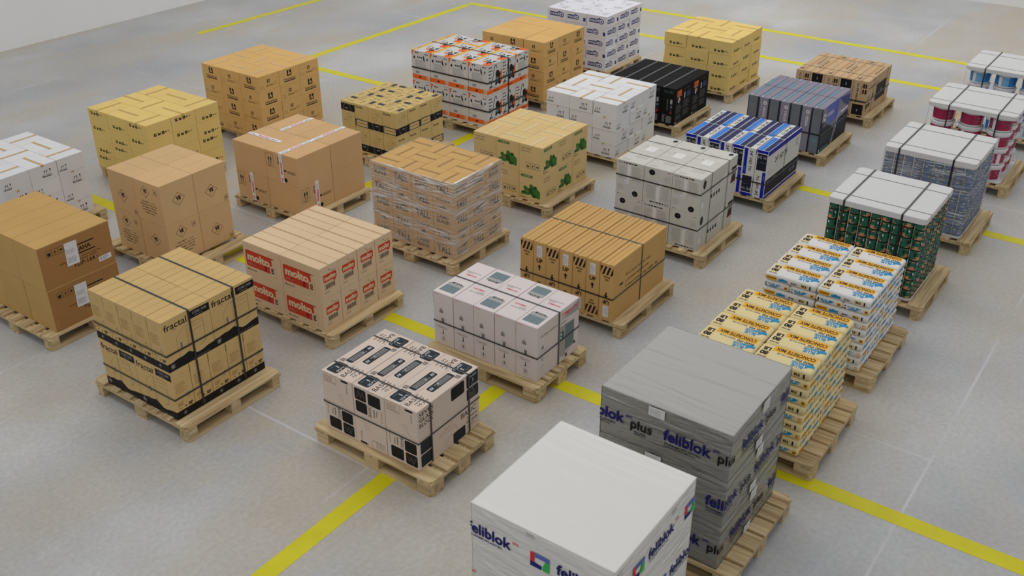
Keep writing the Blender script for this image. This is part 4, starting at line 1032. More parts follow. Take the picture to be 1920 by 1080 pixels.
def vg_wide(w, h):
    a = Art(w - G, h); W_ = w - G
    a.poly([(0, 0), (W_ * .44, 0), (W_ * .5, h * .35), (W_ * .2, h * .62), (0, h * .7)], SLATE); a.poly([(W_ * .5, 0), (W_, 0), (W_, h * .55), (W_ * .62, h * .5)], ink('night_blue', (22, 24, 44)))
    a.poly([(W_ * .14, h), (W_ * .62, h), (W_ * .56, h * .62), (W_ * .3, h * .5), (W_ * .2, h * .6)], MIDBLUE); a.poly([(W_ * .6, h * .98), (W_, h * .9), (W_, h * .62), (W_ * .74, h * .8)], ink('violet_blue', (64, 74, 132)))
    a.poly([(W_ * .56, h * .55), (W_ * .66, h * .72), (W_ * .7, h * .6), (W_ * .62, h * .5), (W_ * .56, h * .22)], ink('lilac', (150, 160, 214))); a.poly([(W_ * .7, h * .64), (W_ * .96, h * .66), (W_ * .96, h * .62), (W_ * .72, h * .58)], W)
    a.disc(.09, h - .13, .042, W, ry=.05); a.disc(.09, h - .13, .02, SLATE); a.text('VEGA', .17, h - .155, .055, W, w=.24, bold=.01); a.bars(.06, h - .26, .26, .05, 3, LG, 5, .35)
    a.text('LCX', W_ * .66, h * .34, .12, ink('pale_violet', (138, 144, 190)), w=.2, bold=-.03, shear=.2); a.bars(.06, .12, .3, .1, 5, STEEL, 8, .1); a.bars(.1, .02, .28, .03, 2, TEAL, 5, .5); a.rect(.03, .01, .025, .04, W)
    return a
def vg_top(w, h):
    a = Art(w - G, h); W_ = w - G
    a.rect(.0, h * .62, W_, .004, SLATE); a.bars(.08, h * .68, W_ * .35, .025, 1, TEAL, 4, .9); a.bars(W_ * .52, h * .68, W_ * .38, .025, 1, TEAL, 9, .9); a.text('AZUL', .02, h * .68, .022, W, w=.05, bold=.02); a.text('AZUL', W_ - .07, h * .68, .022, W, w=.05, bold=.02)
    a.poly([(W_ * .1, h * .62), (W_ * .4, h * .62), (W_ * .4, h * .65), (W_ * .1, h * .65)], STEELD); return a
@cached
def vg_box(w, d, h, v): return box_mesh('gaming_carton', w, d, h, C23, {'LR': vg_nar(d, h, v), 'FB': vg_wide(w, h), 'T': vg_top(w, d)}, None)
X0, Y0, lb, la, H = 12.185, 3.930, 1.002, 1.004, .597
pallet(X0 + lb / 2, Y0 + la / 2 - .01, 1.04, 1.2, 'x', 'wooden pallet under the grey and violet cartons', 7)
grid_load('gaming_carton', 'box', 'grey and violet carton', 'grey and violet cartons', X0, Y0, lb, la, H, 7, 1, 1, lambda w, d, h, i, j, l: vg_box(w, d, h, i % 2))
straps(X0, Y0, lb, la, .144, .144 + H, 'grey and violet cartons', vx=(.5,), hz=(.40,), wv=.006, wh=.018)

# ---- 24 television cartons, brown
C24 = card('card_soft_brown', (202, 172, 134))
def ul_nar(w, h, v):
    b = Art(w - G, h); W_ = w - G
    b.text('ULTRA HD TV', W_ * .38, h - .31, .026, K, rot=90, w=.27, bold=.03); b.bars(W_ * .54, h - .2, .022, .15, 8, TANI, 3, .6); b.rect(W_ * .66, h - .1, .026, .06, KB); b.rect(W_ * .82, h - .1, .022, .06, KB); b.rect(W_ * .66, h - .18, .022, .06, KB); b.rect(W_ * .82, h - .18, .026, .06, KB)
    b.rect(.025, .015, W_ - .05, .15, K); b.rect(W_ * .5 - .012, .06, .018, .04, GY); b.disc(W_ * .5, .08, .006, LG)
    return b.rotated() if v else b
def ul_wide(w, h):
    a = Art(w - G, h); W_ = w - G
    a.text('ULTRA HD TV', .05, h - .13, .032, KB, w=.42, bold=.03); a.bars(.03, h - .26, .16, .05, 2, GY, 4, .5); a.rect(.02, .1, .075, .07, KB); a.rect(.11, .11, .08, .06, KB); a.bars(.02, .07, .16, .02, 1, KB); a.rect(.25, .22, .05, .055, KB)
    a.rect(.4, .11, .44, .25, K); a.poly([(.58, .2), (.68, .22), (.66, .26), (.6, .24)], GY); a.bars(.59, .17, .08, .01, 1, GY); a.rect(W_ - .1, .18, .05, .03, LG)
    return a
def ul_top(w, h, v):
    b = Art(w - G, h); W_ = w - G; n = h / 2
    b.rect(0, n - .02, W_, .04, ink('kraft_dark', (186, 148, 104))); b.rect(0, n - .001, W_, .002, TANI)
    b.rect(.05, n + .035, .07, .02, KB); b.rect(.05, n + .062, .07, .014, KB); b.bars(.13, n + .04, .06, .02, 1, K, 4, .6)
    b.text('ULTRA HD TV', .38, n - .075, .03, K, w=.4, bold=.03) ; b.bars(.34, n + .04, .04, .02, 1, TANI, 4, .5)
    return b.rotated() if v else b
@cached
def ul_box(w, d, h, v): return box_mesh('flat_screen_carton', w, d, h, C24, {'LR': ul_nar(d, h, v), 'FB': ul_wide(w, h), 'T': ul_top(w, d, v)}, None)
X0, Y0, lb, la, H = 13.882, 3.918, .999, 1.036, .502
pallet(X0 + lb / 2 + .03, Y0 + la / 2 - .03, 1.06, 1.2, 'x', 'wooden pallet under the brown television cartons with dark pictures', 7)
grid_load('flat_screen_carton', 'box', 'brown television carton', 'brown television cartons', X0, Y0, lb, la, H, 5, 1, 1, lambda w, d, h, i, j, l: ul_box(w, d, h, i % 2))
straps(X0, Y0, lb, la, .144, .144 + H, 'brown television cartons', vx=(.26, .82), hz=(.355,), wv=.008, wh=.02)

# ---- 25, 26 concrete bags
def bag_mesh(L_, W_, H_, m, seed):
    R_ = .026; mb = MB(); mb.sm = []; n = 6; prof = [-1, -.85, -.55, 0, .55, .85, 1]
    def ins(t): return R_ * (1 - (max(0, 1 - abs(t) ** 3.2)) ** .5)
    V = []; ring_n = 0; rs = []
    for t in prof:
        a, b = L_ / 2 - ins(t), W_ / 2 - ins(t); c = .02; pts = []
        for sx, sy, a0 in ((1, 1, 0), (-1, 1, 90), (-1, -1, 180), (1, -1, 270)):
            for k in range(4): an = math.radians(a0 + 30 * k); pts.append((sx * (a - c) + c * math.cos(an), sy * (b - c) + c * math.sin(an)))
        # fill long edges with mid points so the bag can sag
        out = []
        for i in range(len(pts)):
            p, q = pts[i], pts[(i + 1) % len(pts)]; out.append(p); l = math.hypot(q[0] - p[0], q[1] - p[1])
            if l > .05:
                for k in range(1, 6): out.append((p[0] + (q[0] - p[0]) * k / 6, p[1] + (q[1] - p[1]) * k / 6))
        ring_n = len(out)
        for x, y in out:
            e = noise.noise(Vector((x * 14 + seed, y * 14, t * 2))) * .0035
            V.append((x - e * (1 if abs(x) > a - .01 else 0) * (1 if x > 0 else -1), y - abs(e) * (1 if abs(y) > b - .01 else 0) * (1 if y > 0 else -1), (t + 1) / 2 * H_))
    F = [tuple(reversed(range(ring_n)))]
    for r in range(len(prof) - 1):
        for i in range(ring_n): F.append((r * ring_n + i, r * ring_n + (i + 1) % ring_n, (r + 1) * ring_n + (i + 1) % ring_n, (r + 1) * ring_n + i))
    o = (len(prof) - 1) * ring_n; F.append(tuple(range(o, o + ring_n)))
    mb.add(V, F, m, False); mb.sm = [len(f) == 4 for f in F]
    # sewn end seams
    for s in (-1, 1): mb.box(s * (L_ / 2 - .006) - .005, s * (L_ / 2 - .006) + .005, -W_ / 2 + .02, W_ / 2 - .02, H_ * .5 - .001, H_ * .5 + .001, m)
    t = Art(L_, W_)
    t.rect(.105, .028, L_ - .165 - .0, .052, YEL); t.text('CONCRETE MIX', .125, .036, .034, K, w=L_ - .21, bold=.035)
    # mirror so reading starts at local -x
    s_ = Art(L_, W_); s_.rect(.03, .016, L_ - .13, .07, YEL); s_.text('CONCRETE MIX', .042, .028, .042, K, w=L_ - .16, bold=.03); s_.bars(.06, .075, L_ - .2, .006, 1, KB, 3)
    s_.text('4000 PSI', .03, .094, .028, K, w=.14, bold=.03); s_.text('READY-TO-USE', .19, .098, .018, K, w=.125, bold=.02)
    s_.text('BLUE', .085, .17, .036, HAWK, w=.09, bold=.05); s_.text('HAWK', .09, .134, .03, HAWK, w=.1, bold=.05); s_.poly([(.02, .128), (.075, .19), (.082, .135), (.19, .128), (.06, .126)], HAWK)
    s_.poly([(.028, .135), (.062, .155), (.14, .128), (.07, .128), (.02, .12)], HAWK); s_.poly([(.012, .15), (.045, .16), (.05, .145), (.02, .118)], HAWK); s_.poly([(.03, .12), (.06, .13), (.05, .112)], HAWK)
    s_.rect(L_ - .095, .03, .07, W_ - .06, ink('bag_patch', (232, 208, 150))); s_.text('80', L_ - .09, .125, .05, K, w=.062, bold=.06); s_.text('LB', L_ - .088, .065, .045, K, w=.056, bold=.06); s_.text('781987', L_ - .1, W_ - .034, .012, K, w=.075, bold=.03)
    put(mb, s_, 'T', L_, W_, H_)
    def side(l):
        a = Art(l, H_); y = H_ * .22; q = H_ * .5
        a.rect(.02, y, .095, q, ORG if False else YEL); a.text('CONCRETE MIX', .026, y + q * .3, q * .35, KB, w=.083, bold=.05)
        a.text('BLUE HAWK', .13, y + q * .1, q * .7, HAWK, w=.08, bold=.06); a.poly([(.125, y), (.16, y + q), (.215, y + q * .4), (.17, y + q * .2)], HAWK)
        if l > .3: a.rect(l - .14, y, .07, q, ink('bag_patch', (232, 208, 150))); a.text('80LB', l - .13, y + q * .2, q * .6, K, w=.045, bold=.05); a.rect(l - .06, y, .012, q, K); a.bars(.24, y + q * .2, .06, q * .5, 2, K, 4, .6)
        return a
    def end(l):
        a = Art(l, H_); y = H_ * .22; q = H_ * .5
        a.rect(.02, y, .012, q, K); a.text('BLUE', .045, y + q * .5, q * .42, HAWK, w=.06, bold=.06); a.text('HAWK', .055, y, q * .42, HAWK, w=.07, bold=.06); a.poly([(.11, y + q * .2), (.12, y + q), (.16, y + q * .9), (.14, y + q * .3)], HAWK); a.rect(l - .045, y, .03, q, YEL); a.text('80', l - .042, y + q * .3, q * .4, K, w=.022, bold=.05)
        return a
    for fc, a in (('F', side(L_)), ('B', side(L_)), ('L', end(W_)), ('R', end(W_))): put(mb, a, fc, L_, W_, H_)
    return mb.mesh('cement_bag')
def bag_load(cname, rgb, short, grp, X0, Y0, lb, la, H, what):
    m = mat(cname, rgb, .55, .02, 5, .25, 30, .3, objvar=.02); nL = 10; h = H / nL; R = random.Random(cname)
    meshes = [bag_mesh(la / 2 - .004, lb / 4 - .003, h - .0008, m, q) for q in (1, 7, 13)]
    pallet(X0 + lb / 2, Y0 + la / 2, 1.0, 1.2, 'y', what, 6, wid=[.145] * 6)
    for l in range(nL):
        lng = (nL - 1 - l) % 2 == 0; ny, nx = (2, 4) if lng else (4, 2)
        for i in range(ny):
            for j in range(nx):
                if not (l == nL - 1 or i == 0 or j == 0): continue
                o = inst('cement_bag', R.choice(meshes), (X0 + (j + .5) * lb / nx + R.uniform(-.003, .003), Y0 + (i + .5) * la / ny + R.uniform(-.003, .003), .144 + l * h), (PI / 2 if lng else 0) + (PI if (l % 4 in (0, 1) and l < nL - 1 and R.random() < .6) else 0) + R.uniform(-.008, .008))
                tag(o, f'{short}, {layer_word(l, nL)}{where(i, j, ny, nx)}', 'bag', grp)
bag_load('bag_paper_white', (226, 224, 220), 'white concrete bag', 'white concrete mix bags', 7.619, 1.815, .955, .937, .697, 'wooden pallet under the stack of white concrete bags')
bag_load('bag_paper_cream', (232, 214, 160), 'cream concrete bag', 'cream concrete mix bags', 6.235, 1.80, .93, .927, .764, 'wooden pallet under the stack of cream concrete bags')

# ---- 27, 28 shrink wrapped insulation blocks
def foil(name, rgb, rough, metal, streak, bump, rot=(.25, .2, .15)):
    m, nt, b = newmat(name); N = nt.nodes.new; L = nt.links.new
    b.inputs['Roughness'].default_value = rough; b.inputs['Metallic'].default_value = metal; b.inputs['Specular IOR Level'].default_value = .5
    b.inputs['Base Color'].default_value = (*[lin(c) for c in rgb], 1)
    tc = N('ShaderNodeTexCoord'); mp = N('ShaderNodeMapping'); mp.inputs['Scale'].default_value = streak; mp.inputs['Rotation'].default_value = rot; L(tc.outputs['Object'], mp.inputs['Vector'])
    n = N('ShaderNodeTexNoise'); n.inputs['Scale'].default_value = 3; n.inputs['Detail'].default_value = 4; n.inputs['Distortion'].default_value = .8; L(mp.outputs['Vector'], n.inputs['Vector'])
    bp = N('ShaderNodeBump'); bp.inputs['Strength'].default_value = bump; bp.inputs['Distance'].default_value = .03; L(n.outputs['Fac'], bp.inputs['Height']); L(bp.outputs['Normal'], b.inputs['Normal'])
    return m
def wrap_block(name, lb, la, h, m, mt, arts, seed, amp=.003):
    """block in tight film: faces made of fine grids pulled into diagonal creases"""
    mb = MB(); nu, nv = 64, 30; X, Y = lb / 2, la / 2
    def crease(s, t, w, k):
        # creases fan out from the lower and upper corners and run along the edges
        u = s / w; v = t / h; e = 0.0
        e += math.sin(v * 55 + math.sin(u * 9 + k) * 2.2 + k) * .55 * (abs(u - .5) * 2) ** 2
        e += noise.noise(Vector((u * 3.2 + k, v * 15 + u * 5, seed))) * 1.3
        e += noise.noise(Vector((u * 9 + k * 3, v * 34 - u * 9, seed + 5))) * .6
        ed = min(u, 1 - u) * w / .05; ez = min(v, 1 - v) * h / .025
        return e * amp * min(1, ed) * min(1, ez)
    for f, w in (('F', lb), ('R', la), ('B', lb), ('L', la)):
        V = []; F = []; D = (w, 0)
        for r in range(nv + 1):
            for c in range(nu + 1):
                s, t = w * c / nu, h * r / nv; o = crease(s, t, w, 'FRBL'.index(f) * 2.3)
                rd = .004 * ((1 - min(1, min(s, w - s) / .012)) + (1 - min(1, min(t, h - t) / .012)))
                o -= rd
                V.append({'F': (-X + s, -Y - o, t), 'L': (-X - o, Y - s, t), 'B': (X - s, Y + o, t), 'R': (X + o, -Y + s, t)}[f])
        for r in range(nv):
            for c in range(nu): i = r * (nu + 1) + c; F.append((i, i + 1, i + nu + 2, i + nu + 1))
        mb.add(V, F, m, True)
    V = []; F = []
    for r in range(nu + 1):
        for c in range(nu + 1):
            x, y = -X + lb * c / nu, -Y + la * r / nu; e = min(1, min(X - abs(x), Y - abs(y)) / .03)
            V.append((x, y, h - .0015 + e * (.0015 + .0009 * noise.noise(Vector((x * 2.2 + y * 1.1, y * 5.5 - x, seed + 9)))))) 
    for r in range(nu):
        for c in range(nu): i = r * (nu + 1) + c; F.append((i, i + 1, i + nu + 2, i + nu + 1))
    mb.add(V, F, mt, True); mb.add([(-X, -Y, 0), (X, -Y, 0), (X, Y, 0), (-X, Y, 0)], [(3, 2, 1, 0)], m)
    for f, a in arts.items():
        w = lb if f in 'FB' else la
        for vs, fs, mm, e in a.it:
            # cut long shapes is not needed: prints ride just above the deepest crease crest
            q = []
            for s, t in vs:
                o = crease(min(max(s, 0), w), min(max(t, 0), h), w, 'FRBL'.index(f) * 2.3) + .0012 + e * .0003
                o = max(o, .0042) + .0003 * e
                q.append({'F': (-X + s, -Y - o, t), 'L': (-X - o, Y - s, t), 'B': (X - s, Y + o, t), 'R': (X + o, -Y + s, t)}[f])
            mb.add(q, fs, mm)
    return mb.mesh(name)
def fe_text(a, x, y, s, m=FNAVY, eps=FNAVY, plus=False, thermo=True):
    """word mark: x start, s = letter height; returns nothing"""
    a.text('feliblok', x, y, s * 1.05, m, w=s * 4.3, bold=.028)
    if thermo: a.text('THERMOPLASTIKI', x + s * .1, y - s * .42, s * .2, SLATE if plus else m, w=s * 3.3, bold=.02)
    if plus and thermo: a.bars(x + s * .1, y - s * .62, s * 3.4, s * .1, 1, SLATE, 3, .7)
    a.text('EPS', x + s * 4.45, y + s * .75, s * .24, eps, w=s * .55, bold=.02)
    if plus: a.text('plus', x + s * 4.9, y - s * .1, s * .9, K, w=s * 2.0, bold=.02)
def fe_logo(a, x, y, s):
    t = s * .27; a.poly([(x, y + s * .35), (x + t, y + s * .35), (x + t, y + s), (x, y + s)], RED2); a.poly([(x, y), (x + s * .75, y), (x + s * .75, y + t), (x, y + s * .35)], NAVY)
    a.poly([(x + t, y + s), (x + s * 1.25, y + s), (x + s * 1.25, y + s * .72), (x + t, y + s * .72)], MIDBLUE); a.poly([(x + s * .82, y), (x + s * 1.25, y), (x + s * 1.25, y + s * .7), (x + s * .98, y + s * .7), (x + s * .82, y + t)], GRASS)
RED2 = ink('logo_red', (226, 44, 54))
GREYF = foil('grey_film', (158, 158, 154), .2, .55, (1.1, 1.1, 6), 1.0, (.45, .4, .1)); GREYT = foil('grey_film_top', (166, 165, 160), .27, .1, (2.6, .3, 1), .28, (0, 0, .5))
X0, Y0, lb, la, H = 4.822, 1.793, .933, .936, 1.098
pallet(X0 + lb / 2 + .01, Y0 + la / 2, 1.0, 1.2, 'y', 'wooden pallet under the grey wrapped insulation blocks', 6, wid=[.145] * 6)
LABW = mat('paper_white', (222, 222, 220), .6)
for l in range(3):
    h = H / 3; aL = Art(la, h); aF = Art(lb, h); y = .14
    if l != 1:
        fe_text(aL, -.15, y, .078, plus=True); aL.bars(.26, y - .05, .1, .03, 2, SLATE, 3, .4)
        fe_text(aL, .47, y, .078, plus=True); fe_text(aF, .47 - la, y, .078, plus=True); fe_text(aF, .17, y, .078, plus=True); fe_text(aF, .79, y, .078, plus=True)
    else:
        fe_text(aL, .80, y, .078, plus=True); fe_text(aL, .18, y, .078, plus=True); fe_text(aF, .80 - la, y, .078, plus=True); fe_text(aF, .46, y, .078, plus=True)
    o = inst('insulation_block', wrap_block('insulation_block', lb - .004, la - .004, h - .001, GREYF, GREYT, {'L': aL, 'F': aF}, l * 3 + 1), (X0 + lb / 2, Y0 + la / 2, .144 + l * h))
    tag(o, 'grey film wrapped insulation block, %s of its stack' % ('bottom', 'middle', 'top')[l], 'insulation block', 'grey wrapped insulation blocks')
    def lab(face, x, yy, w_, h_, s):
        b = Art(w_, h_); b.rect(0, 0, w_, h_, LABW, 0); b.bars(.008, .01, w_ - .016, h_ - .02, 6, SLATE, s, .18)
        mb = MB(); O = .009
        for vs, fs, mm, e in b.it:
            q = [(-lb / 2 - O - e * .0004, la / 2 - x - s_, yy + t_) if face == 'L' else (-lb / 2 + x + s_, -la / 2 - O - e * .0004, yy + t_) for s_, t_ in vs]
            mb.add(q, fs, mm)
        q = mb.build('paper_label', o); q['label'] = 'white paper label'
    lab('L', .36, h - .075, .115, .07, 3); lab('F', .44, h - .09, .1, .085, 4)
    if l < 2: lab('L', .37, h - .18, .11, .08, 5)
    lab('F', .40, .01, .1, .07, 6)
WHF = foil('white_film', (228, 227, 221), .26, 0, (1.2, 1.2, 5), .6, (.35, .3, .1)); WHT = foil('white_film_top', (227, 226, 221), .27, 0, (2.4, .3, 1), .22, (0, 0, .5))
X0, Y0, lb, la, H = 3.430, 1.802, .927, .935, 1.098
pallet(X0 + lb / 2, Y0 + la / 2, 1.0, 1.2, 'y', 'wooden pallet under the white wrapped insulation blocks', 6, wid=[.145] * 6)
for l in range(3):
    h = H / 3; aL = Art(la, h); aF = Art(lb, h); y = .16
    s = .07; per = .60; off = 0 if l == 2 else .30 if l == 1 else .1
    for k in range(-1, 3):
        xx = -.02 + k * per + off
        fe_text(aL, xx, y, s, FNAVY, RED2); 
        if -.02 < xx + .41 < la: fe_logo(aL, xx + .43, y - .03, .1)
    for k in range(-1, 3):
        xx = .37 + (k - 1) * per + off
        fe_text(aF, xx, y, s, FNAVY, RED2)
        if -.02 < xx - .17 < lb - .1: fe_logo(aF, xx - .17, y - .03, .1)
        if 0 < xx + .25 < lb - .1: aF.bars(xx + .25, h - .07, .07, .045, 4, GY, 4, .25)
    aL.bars(.38, h - .04, .08, .03, 3, GY, 4, .25)
    o = inst('insulation_block', wrap_block('insulation_block', lb - .004, la - .004, h - .001, WHF, WHT, {'L': aL, 'F': aF}, l * 3 + 20, .003), (X0 + lb / 2, Y0 + la / 2, .144 + l * h))
    tag(o, 'white film wrapped insulation block, %s of its stack' % ('bottom', 'middle', 'top')[l], 'insulation block', 'white wrapped insulation blocks')

# ---- cans and buckets between white trays
def tray(X0, Y0, lb, la, z, h, up, label, e=.006, r=.045):
    """shallow moulded tray: skin with rounded corners, up=True lies like a lid, else like a dish"""
    mb = MB(); cx, cy = X0 + lb / 2, Y0 + la / 2; V = []; N_ = 0
    def outline(a, b, rr):
        P = []
        for sx, sy, a0 in ((1, 1, 0), (-1, 1, 90), (-1, -1, 180), (1, -1, 270)):
            for k in range(7): an = math.radians(a0 + 15 * k); P.append((sx * (a - rr) + rr * math.cos(an), sy * (b - rr) + rr * math.sin(an)))
        return P
    a, b = lb / 2 + e, la / 2 + e
    zs = [(0, 0), (h - .008, 0), (h - .002, .002), (h, .008)] if up else [(h, 0), (.008, 0), (.002, .002), (0, .008)]
    ins = [(h - .006, .008), (0, .004)] if up else [(.006, .008), (h, .004)]
    for zz, k in zs: V += [(x, y, z + zz) for x, y in outline(a - k, b - k, r)]
    inner = len(V)
    for zz, k in ins: V += [(x, y, z + zz) for x, y in outline(a - k, b - k, r)]
    n = 28; F = []
    def q(i, j):
        for k in range(n):
            f = (i * n + k, i * n + (k + 1) % n, j * n + (k + 1) % n, j * n + k); F.append(f if up else f[::-1])
    q(0, 1); q(1, 2); q(2, 3); q(5, 4)
    for k in range(n):
        f = (k, 5 * n + k, 5 * n + (k + 1) % n, (k + 1) % n); F.append(f if not up else f[::-1])
    t1 = tuple(range(3 * n, 4 * n)); t2 = tuple(range(4 * n, 5 * n)); F += [t1 if up else t1[::-1], t2[::-1] if up else t2]
    V = [(x, y, zz) for x, y, zz in V]; mb.add(V, F, TRAY); o = mb.build('tray'); o.location = (cx, cy, 0); return tag(o, label, 'tray')
CGRN = mat('can_green', (26, 98, 76), .32, .03, 20, spec=.5); CGD = mat('can_dark', (24, 40, 36), .35); CPE = mat('can_peach', (206, 142, 100), .4); CDK = mat('can_rim', (40, 38, 36), .3, metal=.6)
CBL = mat('can_blue', (48, 88, 138), .32); CSL = mat('can_silver', (150, 156, 160), .3, metal=.5); CCR = mat('can_cream', (200, 190, 140), .4); CBD = mat('can_navy', (26, 38, 62), .35)
def can_mesh(r, h, kind, turn=0):
    mb = MB(); n = 24; zs = [0, .004, .009, .18 * h, .3 * h, .42 * h, .6 * h, .8 * h, h - .009, h - .004, h]; rr = [r * .96, r * .99, r * .97] + [r * .965] * 5 + [r * .97, r * .99, r * .96]
    for q in range(len(zs) - 1):
        for k in range(n):
            a0, a1 = 2 * PI * k / n, 2 * PI * (k + 1) / n; u = (k + turn) % 12
            if q in (0, 9): m = CDK
            elif kind == 'g':
                arch = 2 if abs(u - 6) < 2 else 1 if abs(u - 6) < 4 else 0
                m = CPE if (q - 2) < arch + (1 if u in (5, 6, 7) else 0) and 1 < q < 5 and 2 < u < 10 else (CPE if q == 7 and u in (6, 7) else CGD if (q in (5, 6) and u in (3, 4, 9)) or q == 1 else W if (q == 6 and u == 10) else CGRN)
            else:
                m = CCR if (q in (2,) and u in (3, 4, 5)) or (q == 7 and u in (1, 2, 8, 9)) else CBD if (q in (3, 4) and u in (5, 6, 7)) else CSL if q in (5,) and u in (0, 1, 2) else CBL
            mb.add([(rr[q] * math.cos(a0), rr[q] * math.sin(a0), zs[q]), (rr[q] * math.cos(a1), rr[q] * math.sin(a1), zs[q]), (rr[q + 1] * math.cos(a1), rr[q + 1] * math.sin(a1), zs[q + 1]), (rr[q + 1] * math.cos(a0), rr[q + 1] * math.sin(a0), zs[q + 1])], [(0, 1, 2, 3)], m, True)
    for z, rad, fl in ((0, r * .96, True), (h - .002, r * .955, False)):
        V = [(rad * math.cos(2 * PI * k / n), rad * math.sin(2 * PI * k / n), z) for k in range(n)]; f = tuple(range(n)); mb.add(V, [f[::-1] if fl else f], CSL if not fl else CDK)
    return mb.mesh('can')
def can_load(kind, short, grp, X0, Y0, lb, la, H, color, pl):
    pallet(X0 + lb / 2, Y0 + la / 2 + .0, 1.0, 1.2, 'x', pl, 7)
    z0 = .144; th = .055; bt = .03
    nL = 8; n = 9; h = (H - th * .25 - bt * .25) / nL; px, py = lb / n, la / n; ms = [can_mesh(min(px, py) / 2, h - .0008, kind, q) for q in range(0, 12, 3)]; R = random.Random(kind)
    tray(X0, Y0, lb, la, z0, bt, False, f'white moulded bottom tray under the {color} cans')
    tray(X0, Y0, lb, la, z0 + H - th, th + .003, True, f'white moulded lid tray strapped over the {color} cans')
    for l in range(nL):
        for i in range(n):
            for j in range(n):
                if i and j: continue
                o = inst('can', R.choice(ms), (X0 + (j + .5) * px, Y0 + (i + .5) * py, z0 + .007 + l * h), PI / 2 * R.randint(0, 3) * 0 + R.choice((0, .3, .6, 3.2, 3.5)))
                tag(o, f'{short}, {layer_word(l, nL)}{where(i, j, n, n)}', 'can', grp)
    straps(X0 - .006, Y0 - .006, lb + .012, la + .012, .146, .147 + H + .001, f'{color} cans', vx=(.16, .78), vy=(.24, .83), wv=.006, wy=.018)
can_load('g', 'green food can', 'green and peach food cans', 9.098, 1.834, .889, .920, .864, 'green', 'wooden pallet under the green food cans')
can_load('b', 'wrapped blue can', 'film wrapped blue cans', 10.749, 1.806, .904, .941, .857, 'blue', 'wooden pallet under the film wrapped blue cans')
film(10.749, 1.806, .904, .941, .176, .144 + .857 - .058, film_mat('film_can_load', .65), 'clear crumpled stretch film round the blue cans', e=.005, lip=.0)
PW = mat('bucket_white', (226, 226, 228), .3, spec=.5); PR = mat('bucket_crimson', (158, 26, 74), .35, .02, spec=.5); PB = mat('bucket_blue', (24, 122, 200), .35, .02, spec=.5); PLB = mat('bucket_pale_blue', (120, 176, 220), .35)
def bucket_body(r, h, m, style):
    mb = MB(); n = 36; prof = [(0, .86), (.01, .88), (h * .1, .89), (h * .72, .945), (h * .76, .95), (h * .80, 1.0), (h * .86, 1.0), (h * .87, .96), (h * .9, .96)]
    for q in range(len(prof) - 1):
        for k in range(n):
            a0, a1 = 2 * PI * k / n, 2 * PI * (k + 1) / n; (z0, r0), (z1, r1) = prof[q], prof[q + 1]; r0 *= r; r1 *= r
            mm = PW
            if q == 2: mm = PW if k in (0, 1, 18, 19) else m
            if q == 2 and style == 'b' and k in (20, 21, 22, 23): mm = PLB
            mb.add([(r0 * math.cos(a0), r0 * math.sin(a0), z0), (r0 * math.cos(a1), r0 * math.sin(a1), z0), (r1 * math.cos(a1), r1 * math.sin(a1), z1), (r1 * math.cos(a0), r1 * math.sin(a0), z1)], [(0, 1, 2, 3)], mm, True)
    V = [(.86 * r * math.cos(2 * PI * k / n), .86 * r * math.sin(2 * PI * k / n), 0) for k in range(n)]; mb.add(V, [tuple(range(n))[::-1]], PW)
    # print on the curved label
    for c0 in (2.6, 4.9):
        def cyl(s, t, o=.0012): a_ = c0 + s / r; rr_ = r * (.89 + .055 * (t - h * .1) / (h * .62)) + o; return (rr_ * math.cos(a_), rr_ * math.sin(a_), t)
        for (s0, t0, w_, h_) in ((0, h * .5, .012, .012), (.03, h * .5, .05, .008), (.03, h * .4, .06, .004), (0, h * .3, .008, .012), (.03, h * .33, .04, .004)):
            mb.add([cyl(s0, t0), cyl(s0 + w_, t0), cyl(s0 + w_, t0 + h_), cyl(s0, t0 + h_)], [(0, 1, 2, 3)], ink('pale_print', (214, 170, 186) if style == 'r' else (150, 190, 226)) if style == 'r' else PLB)
    return mb.mesh('bucket')
def bucket_lid(r, h):
    mb = MB(); n = 36; prof = [(h * .86, 1.0), (h * .865, 1.035), (h * .96, 1.035), (h * .985, 1.0), (h * .985, .93), (h * .955, .92)]
    for q in range(len(prof) - 1):
        for k in range(n):
            a0, a1 = 2 * PI * k / n, 2 * PI * (k + 1) / n; (z0, r0), (z1, r1) = prof[q], prof[q + 1]; r0 *= r; r1 *= r
            mb.add([(r0 * math.cos(a0), r0 * math.sin(a0), z0), (r0 * math.cos(a1), r0 * math.sin(a1), z0), (r1 * math.cos(a1), r1 * math.sin(a1), z1), (r1 * math.cos(a0), r1 * math.sin(a0), z1)], [(0, 1, 2, 3)], PW, True)
    V = [(.92 * r * math.cos(2 * PI * k / n), .92 * r * math.sin(2 * PI * k / n), h * .955) for k in range(n)]; mb.add(V, [tuple(range(n))], PW)
    return mb.mesh('lid')
def bucket_handle(r, h):
    mb = MB(); P = []; n = 14
    for k in range(n + 1): a_ = -.05 + (PI + .1) * k / n; P.append(Vector((r * 1.005 * math.cos(a_ + PI), r * 1.005 * math.sin(a_ + PI), h * .78 - h * .28 * math.sin(a_ if 0 < a_ < PI else 0))))
    V = []; F = []
    for i, p in enumerate(P):
        d = (P[min(i + 1, n)] - P[max(i - 1, 0)]).normalized(); u = Vector((p.x, p.y, 0)).normalized(); v = d.cross(u)
        for k in range(5): an = 2 * PI * k / 5; V.append(p + (u * math.cos(an) + v * math.sin(an)) * .0022)
    for i in range(n):
        for k in range(5): F.append((i * 5 + k, i * 5 + (k + 1) % 5, (i + 1) * 5 + (k + 1) % 5, (i + 1) * 5 + k))
    mb.add(V, F, mat('wire', (150, 150, 150), .3, metal=.8), True); return mb.mesh('handle')
